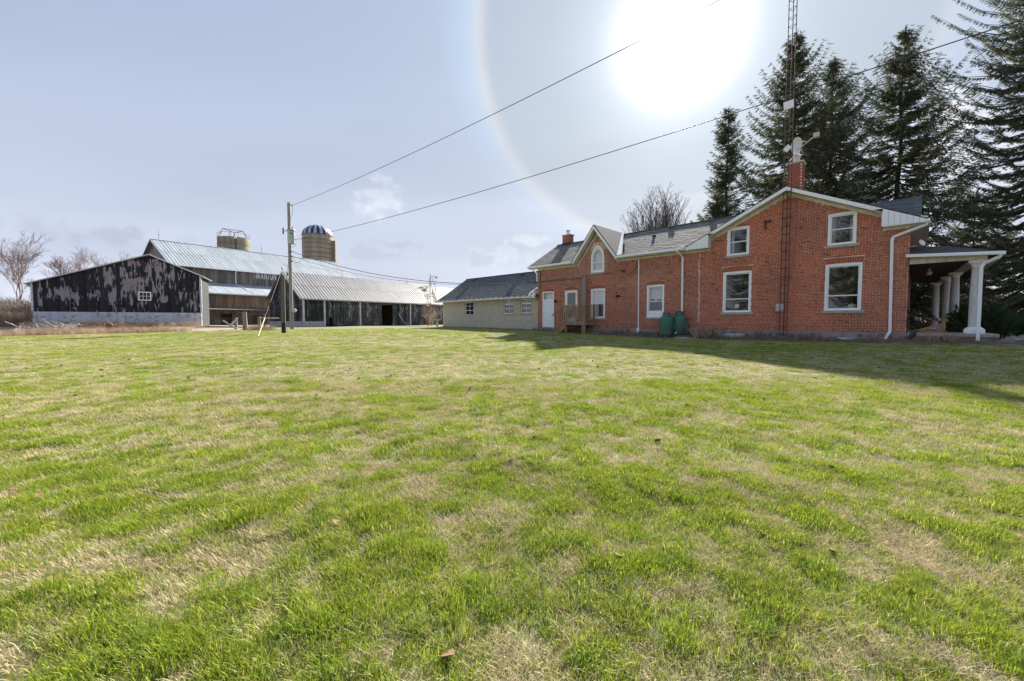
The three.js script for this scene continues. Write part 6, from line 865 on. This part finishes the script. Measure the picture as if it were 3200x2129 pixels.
bareTree('bare_birch', 'leafless birch standing alone left of the black barn', -68.5, 56.5, 411, { H: 12.6, spread: 0.46, levels: 6, up: 0.35, r0: 0.15, first: 0.3, droop: 0.05, kids: 2.9, min: 0.009 }, mat.barkPale, birchG, twig);
bareTree('bare_birch', 'broad leafless birch rising behind the middle of the black barn roof', -75, 70.5, 412, { H: 14.2, spread: 0.55, levels: 6, up: 0.3, r0: 0.17, first: 0.26, kids: 2.9, min: 0.011 }, mat.barkPale, birchG, twig);
bareTree('bare_birch', 'small leafless birch showing just left of the barn ridge', -77, 80, 413, { H: 14.6, spread: 0.5, levels: 6, up: 0.35, r0: 0.17, first: 0.3, kids: 2.9, min: 0.012 }, mat.barkPale, birchG, twig);
bareTree('bare_sapling', 'thin leafless sapling before the far shed roof', -9.4, 49, 414, { H: 6.2, spread: 0.3, levels: 4, up: 0.8, r0: 0.05, first: 0.4, kids: 1.6, min: 0.012 }, mat.bark);
bareTree('bare_bush', 'reddish bare vase-shaped bush in front of the shed doors', -9.75, 47.6, 415, { cat: 'bush', H: 2.9, stems: 16, spread: 0.42, levels: 4, up: 0.5, r0: 0.028, first: 0.34, kids: 1.8, min: 0.010 }, M(0.34, 0.20, 0.165, { roughness: 0.95 }));
bareTree('bare_bush', 'pale arching bush between the bird bath and the annex', -8.9, 45.2, 416, { cat: 'bush', H: 2.6, stems: 5, spread: 0.75, levels: 4, up: 0.2, r0: 0.03, first: 0.4, kids: 1.6, min: 0.010 }, M(0.46, 0.42, 0.37, { roughness: 0.95 }));
// small shrubs in the bed by the house
{ const sm = [M(0.24, 0.17, 0.145, { roughness: 0.95 }), M(0.42, 0.31, 0.20, { roughness: 0.95 }), M(0.17, 0.13, 0.12, { roughness: 0.95 })];
  const sh = (s, o, h, m, seed, lab, n = 15) => { const b = hw(s, 0, o); bareTree('garden_shrub', lab, b.x, -b.z, seed, { cat: 'shrub', H: h, stems: n, spread: 0.85, levels: 3, up: 0.5, r0: 0.009, first: 0.5, kids: 1.5, min: 0.006, base: 0.45 }, m, 'bare shrubs along the house wall'); };
  sh(10.35, 1.45, 0.55, sm[0], 421, 'low twiggy brown shrub before the propane tanks'); sh(9.6, 1.0, 0.35, sm[2], 422, 'dark flat shrub left of the propane tanks'); sh(12.55, 1.45, 0.75, sm[1], 423, 'straw coloured bushy shrub before the cellar hatch', 24); sh(13.1, 1.15, 0.7, sm[0], 424, 'brown twiggy shrub between hatch and window well'); sh(11.4, 0.7, 0.9, sm[2], 425, 'tall thin dark shrub beside the downspout elbow', 14);
  sh(15.3, 0.6, 0.4, sm[2], 426, 'low dark shrub at the foot of the utility box'); sh(16.9, 0.6, 0.35, sm[0], 427, 'low shrub right of the antenna mast foot'); sh(21.3, 0.45, 0.42, M(0.42, 0.26, 0.20, { roughness: 0.95 }), 428, 'pinkish dry shrub before the porch slab', 20); sh(7.3, 0.5, 0.3, sm[2], 429, 'low dark shrub left of the white meter pipe');
}
// evergreen shrubs right of the porch
{ const yew = (x, d, h, R, seed, lab) => { const t = thing('yew_shrub', lab, 'shrub', [x, groundH(x, -d), -d], 0, 'dark yews by the porch'), r = rng(seed), mats = [], cols = [], l = [], q = new THREE.Quaternion(); for (let i = 0; i < 2600; i++) { const a = r() * 6.28, e = Math.asin(Math.pow(r(), 0.8)), k = (0.55 + 0.5 * r()) * (0.8 + 0.4 * fbm(a * 2 + seed, e * 3, 2)), p = V(Math.cos(a) * Math.cos(e) * R * k, Math.max(0.1, Math.sin(e) * h * k), Math.sin(a) * Math.cos(e) * R * k); q.setFromUnitVectors(V(1, 0, 0), p.clone().normalize().add(V((r() - 0.5) * 1.6, 0.3 + (r() - 0.5), (r() - 0.5) * 1.6)).normalize()); const s = 0.12 + 0.12 * r(); mats.push(new THREE.Matrix4().compose(p, q.clone(), V(s, s, s))); const b = 0.6 + 0.7 * r(); cols.push([0.06 * b, 0.095 * b, 0.036 * b]); if (i % 80 === 0) l.push([V(0, 0, 0), p.clone().multiplyScalar(0.55), 0.02, 0.008]); } part('stems', limbGeo(l), mat.barkDark, t); instances('foliage', sprayGeo, needleMat, mats, cols, t); };
  yew(20.9, 18.2, 1.5, 1.3, 431, 'tall dark yew directly behind the nearest porch column'); yew(23.3, 18.6, 1.15, 1.5, 432, 'spreading dark yew at the right picture edge'); yew(22.0, 17.3, 0.75, 1.0, 433, 'low dark yew between the other two, by the chip mound');
  const x = 19.9, d = 15.2, y = groundH(x, -d), m = thing('mulch_mound', 'heap of pale dry stalks and chips beside the porch downspout', 'mound', [x, y, -d]), r = rng(440), g = new THREE.SphereGeometry(1, 24, 10, 0, 6.2832, 0, 1.5708); g.scale(1.7, 0.36, 0.7); part('soil', metre(g), M(0.20, 0.17, 0.14, { map: tGrain }), m); const l = []; for (let i = 0; i < 900; i++) { const a = r() * 6.28, k = Math.sqrt(r()), p = V(Math.cos(a) * 1.75 * k, 0.37 * Math.sqrt(1 - 0.95 * k * k), Math.sin(a) * 0.72 * k), dd = V(r() - 0.5, (r() - 0.4) * 0.35, r() - 0.5).normalize(); l.push([p, p.clone().addScaledVector(dd, 0.08 + 0.2 * r()), 0.006 + 0.006 * r(), 0.005]); } stuff(part('stalks', limbGeo(l, 3), M(0.46, 0.42, 0.39, { roughness: 1 }), m));
}
// --- dead weeds, brush and thicket at the lawn edge
{
  const r = rng(501), l = []; for (let i = 0; i < 12; i++) { const a = r() * 6.28, b = V((r() - 0.5) * 0.3, 0, (r() - 0.5) * 0.3), h = 0.5 + 0.6 * r(), k = 0.35 * r(), t = V(b.x + Math.cos(a) * k, h, b.z + Math.sin(a) * k), mid = b.clone().lerp(t, 0.6); l.push([b, mid, 0.006, 0.005], [mid, t, 0.005, 0.003]); for (let j = 0; j < 3; j++) { const p = b.clone().lerp(t, 0.4 + 0.6 * r()); l.push([p, p.clone().add(V((r() - 0.5) * 0.3, 0.12 * r(), (r() - 0.5) * 0.3)), 0.004, 0.003]); } } for (let i = 0; i < 10; i++) { const a = r() * 6.28, b = V((r() - 0.5) * 0.4, 0, (r() - 0.5) * 0.4); l.push([b, V(b.x + Math.cos(a) * 0.35, 0.15 + 0.2 * r(), b.z + Math.sin(a) * 0.35), 0.008, 0.004]); }
  const geo = limbGeo(l, 3), mats = [], cols = [];
  const add = (n, f, h0, h1) => { for (let i = 0; i < n; i++) { const [x, d] = f(); const s = mix(h0, h1, r()); mats.push(TM(x, groundH(x, -d) - 0.05, -d, r() * 6.28, s * 1.1, s, s * 1.1)); const v = 0.75 + 0.5 * r(), c = r(); cols.push(c < 0.6 ? [0.52 * v, 0.40 * v, 0.27 * v] : c < 0.85 ? [0.40 * v, 0.29 * v, 0.20 * v] : [0.30 * v, 0.20 * v, 0.17 * v]); } };
  const near = (d0, d1, w0, w1) => () => { for (;;) { const d = mix(d0, d1, r()), x = edgeX(d) - mix(w0, w1, Math.pow(r(), 1.3)); if (fbm(x * 0.4, d * 0.4, 2) > 0.36) return [x, d]; } };
  add(1300, near(14, 33.2, 0.2, 3.5), 0.22, 0.5); add(700, near(16, 33, 2, 9), 0.2, 0.55);
  add(900, () => { const t = r(), o = 0.4 + 3.0 * r(); return [-44.3 + 11 * t + o * 0.479, 38 + 6 * t - o * 0.878]; }, 0.18, 0.55);
  add(1400, () => [-64 + 18 * r(), 33 + 12 * r()], 0.8, 1.6);
  add(160, () => { const a = r() * 6.28, q = 0.9 * r(); return [-22 + Math.cos(a) * q * 1.6, 35.6 + Math.sin(a) * q]; }, 0.25, 0.5);
  for (let i = 0; i < 520; i++) { const s = -0.2 + 23 * r(), b = hw(s, 0, 0.12 + (s < 6 ? 0.5 : 1.0) * r()); if (s > 11.3 && s < 12.9) continue; const q = 0.12 + 0.28 * r() * r(); mats.push(TM(b.x, groundH(b.x, b.z) - 0.03, b.z, r() * 6.28, q * 1.4, q, q * 1.4)); const v = 0.7 + 0.5 * r(); cols.push(r() < 0.5 ? [0.34 * v, 0.25 * v, 0.18 * v] : [0.24 * v, 0.17 * v, 0.135 * v]); }
  const w = new THREE.Group(); w.name = 'dead_weeds'; w.userData = { kind: 'stuff', label: 'tangle of dry straw coloured weeds along the lawn edge', category: 'weeds' }; scene.add(w); instances('weed_stalks', geo, M(1, 1, 1, { roughness: 1 }), mats, cols, w);
  // grey thicket behind
  const tm = [], tc = []; const tg = limbGeo(bare(520, { H: 3, stems: 9, spread: 0.7, levels: 4, up: 0.3, r0: 0.03, first: 0.35, kids: 2, min: 0.011 }), 3); for (let i = 0; i < 260; i++) { const x = -92 + 34 * r() + (r() < 0.3 ? 5 : 0), d = 50 + 18 * r(); tm.push(TM(x, groundH(x, -d) - 0.1, -d, r() * 6.28, 1 + 0.5 * r(), 0.8 + 0.55 * r())); const v = 0.7 + 0.6 * r(); tc.push([0.27 * v, 0.225 * v, 0.205 * v]); }
  const th = new THREE.Group(); th.name = 'thicket'; th.userData = { kind: 'stuff', label: 'grey leafless thicket behind the weeds at the far left', category: 'thicket' }; scene.add(th); instances('thicket_stems', tg, M(1, 1, 1, { roughness: 1 }), tm, tc, th);
  // far hedgerow on the rise to the right and behind the farm
  const fm = [], fc = []; for (let i = 0; i < 420; i++) { const a = r(), x = mix(110, 330, a) + 20 * r(), d = mix(175, 150, a) + 14 * r(); fm.push(TM(x, groundH(x, -d) - 0.2, -d, r() * 6.28, 2.2 + 1.4 * r(), 1.5 + 1.6 * r() * r())); const v = 0.7 + 0.5 * r(); fc.push([0.24 * v, 0.21 * v, 0.21 * v]); } for (let i = 0; i < 300; i++) { const x = -330 + 260 * r(), d = 170 + 50 * r(); fm.push(TM(x, groundH(x, -d) - 0.2, -d, r() * 6.28, 2.4 + 1.6 * r(), 1.6 + 1.4 * r())); const v = 0.7 + 0.5 * r(); fc.push([0.24 * v, 0.21 * v, 0.21 * v]); }
  const fh = new THREE.Group(); fh.name = 'far_hedgerow'; fh.userData = { kind: 'stuff', label: 'far grey line of leafless trees on the field edge', category: 'hedgerow' }; scene.add(fh); instances('hedgerow_stems', tg, M(1, 1, 1, { roughness: 1 }), fm, fc, fh);
  // brush piles of cut sticks
  const pile = (px, d, w, h, n, seed, lab, m) => { const x = (px - 1600) / 1280 * d, q = rng(seed), l2 = [], t = thing('brush_pile', lab, 'brush pile', [x, groundH(x, -d), -d], 0.4, 'brush piles by the black barn'); for (let i = 0; i < n; i++) { const k = q() * q(), c = V((q() - 0.5) * w, h * (1 - Math.abs(q() + q() - 1)) * (0.2 + 0.8 * q()), (q() - 0.5) * 1.2), dd = V(q() - 0.5, (q() - 0.5) * 0.5, (q() - 0.5) * 0.6).normalize().multiplyScalar(0.2 + 0.55 * q()); l2.push([c.clone().sub(dd), c.clone().add(dd), 0.012 + 0.03 * k, 0.008]); } stuff(part('sticks', limbGeo(l2, 4), m, t)); };
  pile(330, 33, 3.0, 0.9, 170, 531, 'brown brush pile with an orange end, middle of the barn front', M(0.27, 0.18, 0.13, { roughness: 1 })); pile(150, 33.5, 3.4, 0.6, 120, 532, 'pale pile of boards and sticks at the barn left corner', M(0.46, 0.42, 0.39, { roughness: 1 })); pile(440, 35, 2.4, 0.5, 90, 533, 'low dark brush pile under the right half of the barn wall', M(0.19, 0.12, 0.09, { roughness: 1 }));
  { const d = 32.8, x = (342 - 1600) / 1280 * d, g = new THREE.IcosahedronGeometry(0.2, 1); g.scale(1.3, 0.8, 1); single('rusty_stump', metre(g), M(0.36, 0.17, 0.08, { map: tBark }), 'orange weathered stump end on the brush pile', 'stump').position.set(x, groundH(x, -d) + 0.55, -d); }
}
console.log('plants built');
renderer.render(scene, camera);
